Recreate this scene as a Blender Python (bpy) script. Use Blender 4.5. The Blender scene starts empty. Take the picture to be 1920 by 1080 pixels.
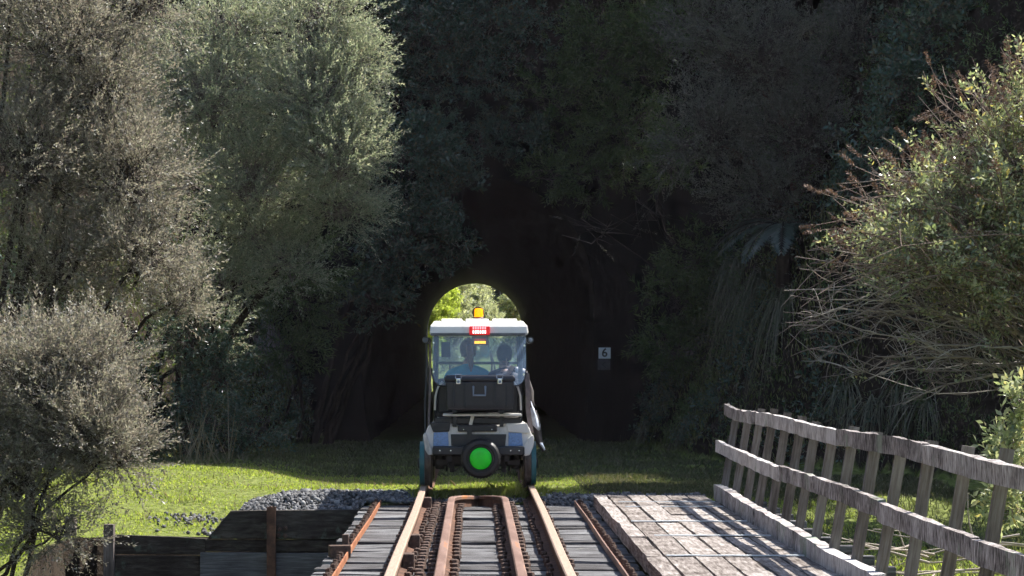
import bpy, math, random
import numpy as np
from mathutils import Vector, Matrix

SC = bpy.context.scene
COL = SC.collection
RNG = np.random.default_rng(11)
random.seed(11)

# ---------------------------------------------------------------- camera, sky, sun, exposure
CAMX, CAMH, FPX = -0.04, 1.366, 5000.0
cam_data = bpy.data.cameras.new('camera')
cam_data.sensor_width = 36.0
cam_data.lens = 36.0 * FPX / 1920.0
cam_data.shift_x = 71.0 / 1920.0
cam_data.shift_y = 128.0 / 1920.0
cam_data.clip_start = 0.1
cam_data.clip_end = 3000.0
cam = bpy.data.objects.new('camera', cam_data)
COL.objects.link(cam)
cam.location = (CAMX, 0.0, CAMH)
cam.rotation_euler = (math.radians(90), 0, 0)
SC.camera = cam

SUN_TO = Vector((0.62, 0.42, 1.0)).normalized()
SUN_EL = math.asin(SUN_TO.z)
SUN_AZ = math.atan2(SUN_TO.x, SUN_TO.y)
world = bpy.data.worlds.new('World')
SC.world = world
world.use_nodes = True
wn = world.node_tree
wn.nodes.clear()
w_sky = wn.nodes.new('ShaderNodeTexSky')
w_sky.sky_type = 'NISHITA'
w_sky.sun_disc = False
w_sky.sun_elevation = SUN_EL
w_sky.sun_rotation = SUN_AZ
w_bg = wn.nodes.new('ShaderNodeBackground')
w_bg.inputs['Strength'].default_value = 0.11
w_out = wn.nodes.new('ShaderNodeOutputWorld')
wn.links.new(w_sky.outputs[0], w_bg.inputs['Color'])
wn.links.new(w_bg.outputs[0], w_out.inputs['Surface'])

sun_data = bpy.data.lights.new('sun', 'SUN')
sun_data.energy = 5.0
sun_data.angle = math.radians(0.5)
sun_data.color = (1.0, 0.965, 0.91)
sun = bpy.data.objects.new('sun', sun_data)
COL.objects.link(sun)
sun.rotation_euler = (-SUN_TO).to_track_quat('-Z', 'Y').to_euler()
sun.location = (20, 20, 60)

SC.view_settings.view_transform = 'Standard'
SC.view_settings.look = 'None'
SC.view_settings.exposure = 1.08
SC.view_settings.gamma = 1.0
SC.view_settings.use_curve_mapping = False
SC.cycles.use_light_tree = False
SC.cycles.use_adaptive_sampling = True
SC.cycles.adaptive_threshold = 0.012
SC.cycles.adaptive_min_samples = 16
SC.cycles.max_bounces = 4
SC.cycles.diffuse_bounces = 2
SC.cycles.glossy_bounces = 2
SC.cycles.transmission_bounces = 3
SC.cycles.volume_bounces = 0
SC.cycles.transparent_max_bounces = 8
SC.cycles.caustics_reflective = False
SC.cycles.caustics_refractive = False


def P(px, py, D):
    """a sight line of the survey (photograph pixel) and a distance -> point in the place"""
    return np.array([CAMX + (px - 889.0) * D / FPX, D, CAMH - (py - 668.0) * D / FPX])


# ---------------------------------------------------------------- materials
def new_mat(name):
    m = bpy.data.materials.new(name)
    m.use_nodes = True
    nt = m.node_tree
    nt.nodes.clear()
    return m, nt, nt.nodes, nt.links


def ramp(nodes, stops):
    r = nodes.new('ShaderNodeValToRGB')
    e = r.color_ramp.elements
    while len(e) < len(stops):
        e.new(0.5)
    for i, (p, c) in enumerate(stops):
        e[i].position = p
        e[i].color = (c[0], c[1], c[2], 1)
    return r


def m_plain(name, col, rough=0.6, metal=0.0, var=0.12, scale=6.0, bump=0.0, spec=0.5, coat=0.0):
    m, nt, N, L = new_mat(name)
    out = N.new('ShaderNodeOutputMaterial')
    b = N.new('ShaderNodeBsdfPrincipled')
    tc = N.new('ShaderNodeTexCoord')
    no = N.new('ShaderNodeTexNoise')
    no.inputs['Scale'].default_value = scale
    no.inputs['Detail'].default_value = 6
    L.new(tc.outputs['Object'], no.inputs['Vector'])
    c = np.array(col)
    r = ramp(N, [(0.3, c * (1 - var)), (0.7, np.minimum(c * (1 + var), 1))])
    L.new(no.outputs['Fac'], r.inputs[0])
    L.new(r.outputs[0], b.inputs['Base Color'])
    rr = N.new('ShaderNodeMapRange')
    rr.inputs['To Min'].default_value = max(rough - 0.1, 0.02)
    rr.inputs['To Max'].default_value = min(rough + 0.1, 1)
    L.new(no.outputs['Fac'], rr.inputs['Value'])
    L.new(rr.outputs[0], b.inputs['Roughness'])
    b.inputs['Metallic'].default_value = metal
    b.inputs['Specular IOR Level'].default_value = spec
    if coat:
        b.inputs['Coat Weight'].default_value = coat
    if bump:
        bp = N.new('ShaderNodeBump')
        bp.inputs['Strength'].default_value = bump
        bp.inputs['Distance'].default_value = 0.01
        L.new(no.outputs['Fac'], bp.inputs['Height'])
        L.new(bp.outputs[0], b.inputs['Normal'])
    L.new(b.outputs[0], out.inputs['Surface'])
    return m


def m_wood(name, stops, grain=(1, 12, 12), scale=4.0, bump=0.5, lichen=None, rough=0.9, blot=0.5):
    """weathered timber; grain = stretch of the noise per local axis (small along the fibres)"""
    m, nt, N, L = new_mat(name)
    out = N.new('ShaderNodeOutputMaterial')
    b = N.new('ShaderNodeBsdfPrincipled')
    tc = N.new('ShaderNodeTexCoord')
    oi = N.new('ShaderNodeObjectInfo')
    mul = N.new('ShaderNodeMath'); mul.operation = 'MULTIPLY'; mul.inputs[1].default_value = 53.0
    L.new(oi.outputs['Random'], mul.inputs[0])
    add = N.new('ShaderNodeVectorMath'); add.operation = 'ADD'
    L.new(tc.outputs['Object'], add.inputs[0]); L.new(mul.outputs[0], add.inputs[1])
    mp = N.new('ShaderNodeMapping')
    mp.inputs['Scale'].default_value = grain
    L.new(add.outputs[0], mp.inputs['Vector'])
    n1 = N.new('ShaderNodeTexNoise')
    n1.inputs['Scale'].default_value = scale; n1.inputs['Detail'].default_value = 9; n1.inputs['Roughness'].default_value = 0.68
    L.new(mp.outputs[0], n1.inputs['Vector'])
    n2 = N.new('ShaderNodeTexNoise')
    n2.inputs['Scale'].default_value = 3.1; n2.inputs['Detail'].default_value = 5
    L.new(add.outputs[0], n2.inputs['Vector'])
    r1 = ramp(N, [(0.5 + (p_ - 0.5) * 0.62, c_) for p_, c_ in stops])
    mixf = N.new('ShaderNodeMix'); mixf.data_type = 'FLOAT'; mixf.inputs[0].default_value = blot * 0.6
    L.new(n1.outputs['Fac'], mixf.inputs[2]); L.new(n2.outputs['Fac'], mixf.inputs[3])
    # each piece has its own tone
    tone = N.new('ShaderNodeMath'); tone.operation = 'MULTIPLY_ADD'; tone.inputs[1].default_value = 0.10; 
    L.new(oi.outputs['Random'], tone.inputs[0])
    sub = N.new('ShaderNodeMath'); sub.operation = 'SUBTRACT'; sub.inputs[1].default_value = 0.05
    L.new(mixf.outputs[0], sub.inputs[0]); L.new(sub.outputs[0], tone.inputs[2])
    L.new(tone.outputs[0], r1.inputs[0])
    col = r1.outputs[0]
    if lichen:
        n3 = N.new('ShaderNodeTexNoise'); n3.inputs['Scale'].default_value = 2.3; n3.inputs['Detail'].default_value = 8
        n3.inputs['Roughness'].default_value = 0.7
        L.new(add.outputs[0], n3.inputs['Vector'])
        lf = ramp(N, [(lichen[1], (0, 0, 0)), (lichen[1] + 0.1, (1, 1, 1))])
        L.new(n3.outputs['Fac'], lf.inputs[0])
        mx = N.new('ShaderNodeMix'); mx.data_type = 'RGBA'
        L.new(lf.outputs[0], mx.inputs[0]); L.new(col, mx.inputs[6]); mx.inputs[7].default_value = (*lichen[0], 1)
        col = mx.outputs[2]
    L.new(col, b.inputs['Base Color'])
    b.inputs['Roughness'].default_value = rough
    b.inputs['Specular IOR Level'].default_value = 0.25
    bp = N.new('ShaderNodeBump'); bp.inputs['Strength'].default_value = bump; bp.inputs['Distance'].default_value = 0.012
    L.new(n1.outputs['Fac'], bp.inputs['Height']); L.new(bp.outputs[0], b.inputs['Normal'])
    L.new(b.outputs[0], out.inputs['Surface'])
    return m


def m_leaf(name, cols, trans=0.4, rough=0.45, tcol=None, spec=0.4):
    m, nt, N, L = new_mat(name)
    out = N.new('ShaderNodeOutputMaterial')
    g = N.new('ShaderNodeNewGeometry')
    r = ramp(N, [(i / (len(cols) - 1), c) for i, c in enumerate(cols)])
    L.new(g.outputs['Random Per Island'], r.inputs[0])
    b = N.new('ShaderNodeBsdfPrincipled')
    b.inputs['Roughness'].default_value = rough
    b.inputs['Specular IOR Level'].default_value = spec
    L.new(r.outputs[0], b.inputs['Base Color'])
    t = N.new('ShaderNodeBsdfTranslucent')
    if tcol is None:
        tcol = (1.25, 1.3, 0.7)
    mu = N.new('ShaderNodeMix'); mu.data_type = 'RGBA'; mu.blend_type = 'MULTIPLY'; mu.inputs[0].default_value = 1
    L.new(r.outputs[0], mu.inputs[6]); mu.inputs[7].default_value = (*tcol, 1)
    L.new(mu.outputs[2], t.inputs['Color'])
    s = N.new('ShaderNodeMixShader'); s.inputs[0].default_value = trans
    L.new(b.outputs[0], s.inputs[1]); L.new(t.outputs[0], s.inputs[2])
    L.new(s.outputs[0], out.inputs['Surface'])
    return m


def m_ground():
    m, nt, N, L = new_mat('earth_and_turf')
    out = N.new('ShaderNodeOutputMaterial')
    b = N.new('ShaderNodeBsdfPrincipled'); b.inputs['Roughness'].default_value = 0.95
    b.inputs['Specular IOR Level'].default_value = 0.1
    tc = N.new('ShaderNodeTexCoord')
    n1 = N.new('ShaderNodeTexNoise'); n1.inputs['Scale'].default_value = 1.3; n1.inputs['Detail'].default_value = 10; n1.inputs['Roughness'].default_value = 0.7
    L.new(tc.outputs['Object'], n1.inputs['Vector'])
    n2 = N.new('ShaderNodeTexNoise'); n2.inputs['Scale'].default_value = 14; n2.inputs['Detail'].default_value = 6
    L.new(tc.outputs['Object'], n2.inputs['Vector'])
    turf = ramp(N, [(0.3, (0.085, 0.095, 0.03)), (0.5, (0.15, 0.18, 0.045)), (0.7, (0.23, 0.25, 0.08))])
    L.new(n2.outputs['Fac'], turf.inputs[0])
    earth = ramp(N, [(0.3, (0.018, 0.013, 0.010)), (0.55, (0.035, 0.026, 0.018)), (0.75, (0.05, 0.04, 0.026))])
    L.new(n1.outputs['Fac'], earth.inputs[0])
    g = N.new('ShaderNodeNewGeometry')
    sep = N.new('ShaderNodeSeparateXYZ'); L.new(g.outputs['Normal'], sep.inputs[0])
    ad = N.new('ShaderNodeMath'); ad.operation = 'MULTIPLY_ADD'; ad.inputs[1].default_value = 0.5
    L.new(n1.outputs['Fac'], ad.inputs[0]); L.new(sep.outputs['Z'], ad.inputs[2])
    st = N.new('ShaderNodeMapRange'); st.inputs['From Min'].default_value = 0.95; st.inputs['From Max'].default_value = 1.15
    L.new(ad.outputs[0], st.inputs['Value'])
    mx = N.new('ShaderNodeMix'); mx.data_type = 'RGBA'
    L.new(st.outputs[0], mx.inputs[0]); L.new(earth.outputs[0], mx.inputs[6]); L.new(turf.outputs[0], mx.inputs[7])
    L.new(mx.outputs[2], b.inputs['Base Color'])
    bp = N.new('ShaderNodeBump'); bp.inputs['Strength'].default_value = 0.8; bp.inputs['Distance'].default_value = 0.05
    L.new(n2.outputs['Fac'], bp.inputs['Height']); L.new(bp.outputs[0], b.inputs['Normal'])
    L.new(b.outputs[0], out.inputs['Surface'])
    return m


def m_rust(name, stops, rough=0.85, metal=0.15, scale=9.0, grain=(1, 1, 1)):
    m, nt, N, L = new_mat(name)
    out = N.new('ShaderNodeOutputMaterial')
    b = N.new('ShaderNodeBsdfPrincipled'); b.inputs['Roughness'].default_value = rough; b.inputs['Metallic'].default_value = metal
    b.inputs['Specular IOR Level'].default_value = 0.3
    tc = N.new('ShaderNodeTexCoord')
    mp = N.new('ShaderNodeMapping'); mp.inputs['Scale'].default_value = grain
    L.new(tc.outputs['Object'], mp.inputs['Vector'])
    n = N.new('ShaderNodeTexNoise'); n.inputs['Scale'].default_value = scale; n.inputs['Detail'].default_value = 9; n.inputs['Roughness'].default_value = 0.65
    L.new(mp.outputs[0], n.inputs['Vector'])
    r = ramp(N, stops); L.new(n.outputs['Fac'], r.inputs[0]); L.new(r.outputs[0], b.inputs['Base Color'])
    bp = N.new('ShaderNodeBump'); bp.inputs['Strength'].default_value = 0.4; bp.inputs['Distance'].default_value = 0.004
    L.new(n.outputs['Fac'], bp.inputs['Height']); L.new(bp.outputs[0], b.inputs['Normal'])
    L.new(b.outputs[0], out.inputs['Surface'])
    return m


def m_emit(name, col, strength, base=(0.3, 0.05, 0.03)):
    m, nt, N, L = new_mat(name)
    out = N.new('ShaderNodeOutputMaterial')
    b = N.new('ShaderNodeBsdfPrincipled')
    b.inputs['Base Color'].default_value = (*base, 1)
    b.inputs['Roughness'].default_value = 0.25
    b.inputs['Emission Color'].default_value = (*col, 1)
    b.inputs['Emission Strength'].default_value = strength
    L.new(b.outputs[0], out.inputs['Surface'])
    return m


def m_clear(name, tint=(0.82, 0.9, 0.98), haze=(0.45, 0.55, 0.7), hz=0.16, gloss=0.08, rough=0.12):
    """clear vinyl sheet with a pale diffuse haze mixed in"""
    m, nt, N, L = new_mat(name)
    out = N.new('ShaderNodeOutputMaterial')
    t = N.new('ShaderNodeBsdfTransparent'); t.inputs['Color'].default_value = (*tint, 1)
    d = N.new('ShaderNodeBsdfDiffuse'); d.inputs['Color'].default_value = (*haze, 1)
    tl = N.new('ShaderNodeBsdfTranslucent'); tl.inputs['Color'].default_value = (*haze, 1)
    tc = N.new('ShaderNodeTexCoord')
    no = N.new('ShaderNodeTexNoise'); no.inputs['Scale'].default_value = 5; no.inputs['Detail'].default_value = 6
    L.new(tc.outputs['Object'], no.inputs['Vector'])
    mr = N.new('ShaderNodeMapRange'); mr.inputs['To Min'].default_value = hz * 0.7; mr.inputs['To Max'].default_value = hz * 1.35
    L.new(no.outputs['Fac'], mr.inputs['Value'])
    dd = N.new('ShaderNodeMixShader'); dd.inputs[0].default_value = 0.5
    L.new(d.outputs[0], dd.inputs[1]); L.new(tl.outputs[0], dd.inputs[2])
    g = N.new('ShaderNodeBsdfGlossy'); g.inputs['Roughness'].default_value = rough
    s1 = N.new('ShaderNodeMixShader')
    L.new(mr.outputs[0], s1.inputs[0]); L.new(t.outputs[0], s1.inputs[1]); L.new(dd.outputs[0], s1.inputs[2])
    s2 = N.new('ShaderNodeMixShader'); s2.inputs[0].default_value = gloss
    L.new(s1.outputs[0], s2.inputs[1]); L.new(g.outputs[0], s2.inputs[2])
    L.new(s2.outputs[0], out.inputs['Surface'])
    return m


# ---------------------------------------------------------------- mesh helpers
def mesh_np(name, V, F):
    """V (n,3), F (m,k) array -> mesh"""
    V = np.asarray(V, dtype=np.float32).reshape(-1, 3)
    F = np.asarray(F, dtype=np.int32)
    k = F.shape[1]
    me = bpy.data.meshes.new(name)
    me.vertices.add(len(V)); me.vertices.foreach_set('co', V.ravel())
    me.loops.add(F.size); me.loops.foreach_set('vertex_index', F.ravel())
    me.polygons.add(len(F))
    me.polygons.foreach_set('loop_start', np.arange(0, F.size, k, dtype=np.int32))
    me.polygons.foreach_set('loop_total', np.full(len(F), k, dtype=np.int32))
    me.update(calc_edges=True)
    return me


class MB:
    """collects shapes, builds ONE mesh object"""
    def __init__(self):
        self.v, self.f, self.mi = [], [], []

    def add(self, vs, fs, mi=0):
        o = len(self.v)
        self.v.extend([tuple(map(float, p)) for p in vs])
        self.f.extend([tuple(i + o for i in q) for q in fs])
        self.mi.extend([mi] * len(fs))
        return self

    def box(self, c, s, rot=None, mi=0):
        hx, hy, hz = s[0] / 2, s[1] / 2, s[2] / 2
        pts = [Vector((x * hx, y * hy, z * hz)) for z in (-1, 1) for y in (-1, 1) for x in (-1, 1)]
        if rot is not None:
            M = Matrix.Rotation(rot[2], 3, 'Z') @ Matrix.Rotation(rot[1], 3, 'Y') @ Matrix.Rotation(rot[0], 3, 'X')
            pts = [M @ p for p in pts]
        pts = [p + Vector(c) for p in pts]
        return self.add(pts, [(0, 2, 3, 1), (4, 5, 7, 6), (0, 1, 5, 4), (2, 6, 7, 3), (0, 4, 6, 2), (1, 3, 7, 5)], mi)

    def tube(self, path, r, n=8, mi=0, cap=True):
        path = [Vector(p) for p in path]
        rs = r if hasattr(r, '__len__') else [r] * len(path)
        rings = []
        for i, p in enumerate(path):
            a = path[max(i - 1, 0)]; b = path[min(i + 1, len(path) - 1)]
            d = (b - a).normalized()
            u = d.orthogonal().normalized() if i == 0 else (u - d * u.dot(d)).normalized()
            w = d.cross(u)
            rings.append([p + (u * math.cos(2 * math.pi * k / n) + w * math.sin(2 * math.pi * k / n)) * rs[i] for k in range(n)])
        vs = [q for ring in rings for q in ring]
        fs = [(i * n + k, i * n + (k + 1) % n, (i + 1) * n + (k + 1) % n, (i + 1) * n + k) for i in range(len(path) - 1) for k in range(n)]
        if cap:
            fs.append(tuple(range(n - 1, -1, -1))); fs.append(tuple((len(path) - 1) * n + k for k in range(n)))
        return self.add(vs, fs, mi)

    def lathe(self, prof, c=(0, 0, 0), axis='x', n=24, mi=0):
        """prof: list of (along axis, radius)"""
        vs = []
        for a, r in prof:
            for k in range(n):
                t = 2 * math.pi * k / n
                q = (a, r * math.cos(t), r * math.sin(t))
                if axis == 'y': q = (q[1], q[0], q[2])
                if axis == 'z': q = (q[1], q[2], q[0])
                vs.append((q[0] + c[0], q[1] + c[1], q[2] + c[2]))
        m = len(prof)
        fs = [(i * n + k, i * n + (k + 1) % n, (i + 1) * n + (k + 1) % n, (i + 1) * n + k) for i in range(m - 1) for k in range(n)]
        fs.append(tuple(range(n))); fs.append(tuple((m - 1) * n + k for k in range(n - 1, -1, -1)))
        return self.add(vs, fs, mi)

    def prism(self, poly, y0, y1, mi=0):
        """polygon in (x,z), extruded along y"""
        n = len(poly)
        vs = [(x, y0, z) for x, z in poly] + [(x, y1, z) for x, z in poly]
        fs = [tuple(range(n)), tuple(range(2 * n - 1, n - 1, -1))]
        fs += [(i, i + n, (i + 1) % n + n, (i + 1) % n) for i in range(n)]
        return self.add(vs, fs, mi)

    def mesh(self, name):
        me = bpy.data.meshes.new(name)
        me.from_pydata(self.v, [], self.f)
        if any(self.mi):
            me.polygons.foreach_set('material_index', self.mi)
        me.update()
        return me

    def build(self, name, mat, parent=None, loc=(0, 0, 0), bevel=0.0, smooth=False, fix=True):
        me = self.mesh(name)
        if fix:
            import bmesh
            bm = bmesh.new(); bm.from_mesh(me)
            bmesh.ops.recalc_face_normals(bm, faces=bm.faces[:])
            bm.to_mesh(me); bm.free()
        return link(name, me, mat, parent, loc, bevel, smooth)


def link(name, me, mat, parent=None, loc=(0, 0, 0), bevel=0.0, smooth=False):
    o = bpy.data.objects.new(name, me)
    for mm in (mat if isinstance(mat, (list, tuple)) else [mat]):
        if len(me.materials) < (len(mat) if isinstance(mat, (list, tuple)) else 1):
            me.materials.append(mm)
    COL.objects.link(o)
    o.location = loc
    if parent is not None:
        o.parent = parent
    if bevel:
        b = o.modifiers.new('bevel', 'BEVEL'); b.width = bevel; b.segments = 2; b.limit_method = 'ANGLE'
        b.angle_limit = math.radians(35)
    if smooth:
        me.polygons.foreach_set('use_smooth', [True] * len(me.polygons))
        if smooth != 'all':
            try:
                me.set_sharp_from_angle(angle=math.radians(38))
            except Exception:
                pass
    return o


def tag(o, label=None, cat=None, group=None, kind=None):
    if label: o['label'] = label
    if cat: o['category'] = cat
    if group: o['group'] = group
    if kind: o['kind'] = kind
    return o


def thing(name, label, cat, loc=(0, 0, 0), group=None):
    o = bpy.data.objects.new(name, None)
    o.empty_display_size = 0.2
    COL.objects.link(o)
    o.location = loc
    return tag(o, label, cat, group)


def tubes(paths, radii, n=3):
    """paths (K,S,3), radii (K,S) -> V,F (open tubes)"""
    K, S, _ = paths.shape
    d = np.gradient(paths, axis=1)
    d /= np.linalg.norm(d, axis=2, keepdims=True) + 1e-9
    ref = np.where(np.abs(d[..., 2:3]) < 0.9, np.array([0, 0, 1.0]), np.array([1.0, 0, 0]))
    u = np.cross(d, ref); u /= np.linalg.norm(u, axis=2, keepdims=True) + 1e-9
    w = np.cross(d, u)
    a = 2 * np.pi * np.arange(n) / n
    V = paths[:, :, None, :] + radii[:, :, None, None] * (u[:, :, None, :] * np.cos(a)[None, None, :, None] + w[:, :, None, :] * np.sin(a)[None, None, :, None])
    idx = np.arange(K * S * n).reshape(K, S, n)
    A = idx[:, :-1, :]; B = idx[:, 1:, :]
    F = np.stack([A, np.roll(A, -1, 2), np.roll(B, -1, 2), B], axis=-1).reshape(-1, 4)
    return V.reshape(-1, 3), F


def sm(t):
    t = np.clip(t, 0, 1)
    return t * t * (3 - 2 * t)


def vnoise(x, y, s, seed=0):
    """cheap smooth noise from sines"""
    x = x * s + seed * 13.7; y = y * s - seed * 7.1
    return (np.sin(x * 1.7 + 1.3 * np.sin(y * 1.1)) + np.sin(y * 2.3 + 1.7 * np.sin(x * 0.9 + 1)) + np.sin((x + y) * 3.1 + 2) * 0.5 + np.sin((x - y) * 5.3) * 0.3) / 2.8

# ---------------------------------------------------------------- shared materials
M = {}
M['ground'] = m_ground()
M['tie'] = m_wood('weathered_tie_timber', [(0.30, (0.022, 0.019, 0.018)), (0.43, (0.075, 0.069, 0.068)), (0.56, (0.14, 0.136, 0.138)), (0.74, (0.29, 0.29, 0.29))], grain=(0.8, 26, 9), scale=5, bump=1.0, lichen=((0.34, 0.34, 0.2), 0.66))
M['plank'] = m_wood('weathered_deck_timber', [(0.25, (0.055, 0.040, 0.032)), (0.42, (0.18, 0.15, 0.13)), (0.56, (0.30, 0.26, 0.232)), (0.74, (0.50, 0.46, 0.43))], grain=(9, 0.9, 9), scale=4.5, bump=0.8, lichen=((0.42, 0.41, 0.36), 0.68))
M['fence'] = m_wood('lichen_grey_fence_timber', [(0.32, (0.06, 0.05, 0.045)), (0.42, (0.25, 0.215, 0.20)), (0.53, (0.46, 0.41, 0.385)), (0.66, (0.70, 0.66, 0.63))], grain=(10, 11, 3.2), scale=4.2, bump=1.0, lichen=((0.28, 0.32, 0.24), 0.57))
M['post'] = m_wood('brown_grey_post_timber', [(0.28, (0.08, 0.062, 0.055)), (0.5, (0.17, 0.14, 0.125)), (0.72, (0.28, 0.245, 0.225))], grain=(14, 14, 0.8), scale=4, bump=0.5)
M['abut'] = m_wood('dark_creosoted_timber', [(0.28, (0.020, 0.015, 0.012)), (0.5, (0.05, 0.042, 0.035)), (0.72, (0.10, 0.09, 0.078))], grain=(1.6, 8, 9), scale=3.5, bump=0.8, lichen=((0.12, 0.16, 0.13), 0.58))
M['abut_pale'] = m_wood('pale_grey_wall_timber', [(0.28, (0.06, 0.057, 0.06)), (0.5, (0.12, 0.12, 0.125)), (0.72, (0.2, 0.2, 0.205))], grain=(0.8, 10, 14), scale=4, bump=0.6)
M['rust'] = m_rust('rusty_steel', [(0.3, (0.05, 0.028, 0.02)), (0.5, (0.12, 0.062, 0.04)), (0.7, (0.22, 0.11, 0.065))])
M['rust_orange'] = m_rust('orange_rust_steel', [(0.3, (0.16, 0.06, 0.03)), (0.5, (0.36, 0.14, 0.065)), (0.7, (0.50, 0.24, 0.13))])
M['rail_top'] = m_rust('polished_rail_head', [(0.3, (0.40, 0.275, 0.20)), (0.5, (0.50, 0.36, 0.27)), (0.7, (0.58, 0.44, 0.345))], rough=0.5, metal=0.25, grain=(8, 0.5, 8))
M['guard_top'] = m_rust('brown_guard_rail_top', [(0.28, (0.13, 0.075, 0.055)), (0.46, (0.215, 0.13, 0.098)), (0.58, (0.29, 0.185, 0.145)), (0.66, (0.46, 0.19, 0.07))], rough=0.6, metal=0.15, scale=2.2, grain=(3, 0.35, 3))
M['bolt'] = m_rust('dark_bolt_steel', [(0.3, (0.045, 0.03, 0.026)), (0.5, (0.10, 0.065, 0.05)), (0.7, (0.17, 0.10, 0.07))], scale=30)
M['zinc'] = m_plain('galvanised_strip', (0.62, 0.66, 0.68), rough=0.45, metal=0.55, scale=12)
M['portal'] = m_wood('stained_shaded_portal_concrete', [(0.25, (0.004, 0.0034, 0.003)), (0.5, (0.008, 0.0066, 0.006)), (0.75, (0.018, 0.015, 0.013))], grain=(5, 5, 0.8), scale=1.5, bump=0.6)  # near black: deep shade on the tunnel face is put into the colour
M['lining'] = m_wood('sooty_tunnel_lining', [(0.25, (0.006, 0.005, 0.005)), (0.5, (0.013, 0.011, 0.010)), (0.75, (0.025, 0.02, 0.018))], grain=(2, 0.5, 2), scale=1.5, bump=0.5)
M['stone'] = m_leaf('ballast_stone', [(0.05, 0.05, 0.051), (0.12, 0.12, 0.124), (0.21, 0.21, 0.215), (0.085, 0.08, 0.078), (0.33, 0.325, 0.32)], trans=0.0, rough=0.85, spec=0.2)
M['grass'] = m_leaf('meadow_grass', [(0.24, 0.31, 0.06), (0.38, 0.44, 0.11), (0.50, 0.52, 0.20), (0.30, 0.38, 0.09), (0.56, 0.52, 0.30)], trans=0.5, rough=0.45, tcol=(1.25, 1.35, 0.55))
M['grass_shaded'] = m_leaf('dull_shaded_grass', [(0.07, 0.085, 0.04), (0.11, 0.125, 0.06), (0.15, 0.15, 0.085), (0.17, 0.15, 0.115)], trans=0.35, rough=0.5)  # darker copy of the lawn grass: duller growth plus shade put into the colour
M['grass_dry'] = m_leaf('dry_grass', [(0.22, 0.18, 0.10), (0.34, 0.29, 0.19), (0.28, 0.24, 0.17)], trans=0.3, rough=0.7, tcol=(1.1, 1.0, 0.8))
M['rock'] = m_plain('river_rock', (0.3, 0.3, 0.29), rough=0.85, var=0.3, scale=9, bump=0.5)
M['branch_pale'] = m_plain('bare_pale_branch', (0.36, 0.30, 0.24), rough=0.8, var=0.3, scale=14, bump=0.4)

# ---------------------------------------------------------------- terrain
YP, YE = 48.0, 118.0           # near and far tunnel mouths


def H(x, y):
    x = np.asarray(x, float); y = np.asarray(y, float)
    z = -0.17 + 0.03 * vnoise(x, y, 0.9) + 0.02 * vnoise(x, y, 2.7, 3)
    bed = sm((1.3 - np.abs(x)) / 0.5)
    z = z * (1 - bed) + bed * (-0.165)
    z = z + 0.16 * sm((-x - 1.6) / 1.5) * sm((y - 29.5) / 3) * sm((40 - y) / 4)
    z = z - 0.36 * sm((-x - 1.9) / 0.9) * sm((30.6 - y) / 3.2)
    z = z - 0.34 * sm((x - 2.3) / 1.2) * sm((29.0 - y) / 3)
    z = z - 0.10 * sm((28.5 - y) / 0.6) * sm((-x - 1.12) / 0.2) * sm((x + 2.75) / 0.3)
    # gully under the bridge
    wl = sm((-3.85 - x) / 0.5); wr = sm((x - 2.75) / 0.5)
    mid = sm((27.74 - y) / 0.06)
    lf = 0.75 * sm((26.6 - y) / 4.0) * 0.5 + 0.9 * sm((24.5 - y) / 6)
    rt = 0.9 * sm((20.5 - y) / 7)
    g = mid * (1 - wl) * (1 - wr) + lf * wl + rt * wr
    z = z - 3.2 * np.clip(g, 0, 1)
    # banks of the cutting
    wR = np.interp(y, [10, 20, 26, 30, 33, 36, 40, 48], [26, 20, 15, 9.5, 6.2, 4.4, 3.2, 2.7])
    wL = np.interp(y, [10, 20, 28, 33, 38, 48], [24, 15, 8.5, 5.0, 3.9, 2.6])
    side_r = np.maximum(x - wR, 0)
    side_l = np.maximum(-x - wL, 0)
    dy = np.maximum(y - YP, 0)
    d1 = np.hypot(side_r + side_l, dy)
    wf = 3.0 + 0.55 * np.maximum(y - YE, 0)
    d2 = np.hypot(np.maximum(np.abs(x) - wf, 0), np.maximum(YE - y, 0))
    d = np.minimum(d1, d2)
    hz = np.interp(d, [0, 0.8, 2.5, 5, 10, 20, 45, 120], [0, 1.6, 5.6, 10.5, 15.5, 21, 29, 34])
    rough = np.clip(d / 2.0, 0, 1) * (0.30 * vnoise(x, y, 1.1, 5) + 0.5 * vnoise(x, y, 0.37, 8))
    z = z + hz + rough
    over = (np.abs(x) < 3.4) & (y > YP + 0.2) & (y < YE - 0.2)
    z = np.where(over, np.maximum(z, 6.0 + 0.2 * vnoise(x, y, 1.5, 2)), z)
    far = np.maximum(y - 165, 0)
    z = z + np.minimum(far * 0.35, 40) * sm(far / 10)
    return z


def axis(*segs):
    a = [np.arange(s, e, st) for s, e, st in segs]
    return np.unique(np.round(np.concatenate(a), 4))


xs = axis((-900, -90, 90), (-90, -24, 6), (-24, -9, 0.6), (-9, 9, 0.18), (9, 24, 0.6), (24, 90, 6), (90, 901, 90))
ys = axis((-600, -20, 60), (-20, 12, 2.5), (12, 27.4, 0.35), (27.6, 48, 0.2), (48.6, 60, 0.5), (60, 114, 3), (114, 135, 0.6), (135, 230, 4), (230, 1000, 70))
ys = np.unique(np.concatenate([ys, [27.62, 27.68, 27.74, 48.0, 48.3, 117.7, 118.0]]))
GX, GY = np.meshgrid(xs, ys)
GZ = H(GX, GY)
nx, ny = len(xs), len(ys)
idx = np.arange(nx * ny).reshape(ny, nx)
F = np.stack([idx[:-1, :-1], idx[:-1, 1:], idx[1:, 1:], idx[1:, :-1]], -1).reshape(-1, 4)
fx = ((GX[:-1, :-1] + GX[1:, 1:]) / 2).ravel(); fy = ((GY[:-1, :-1] + GY[1:, 1:]) / 2).ravel()
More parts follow.
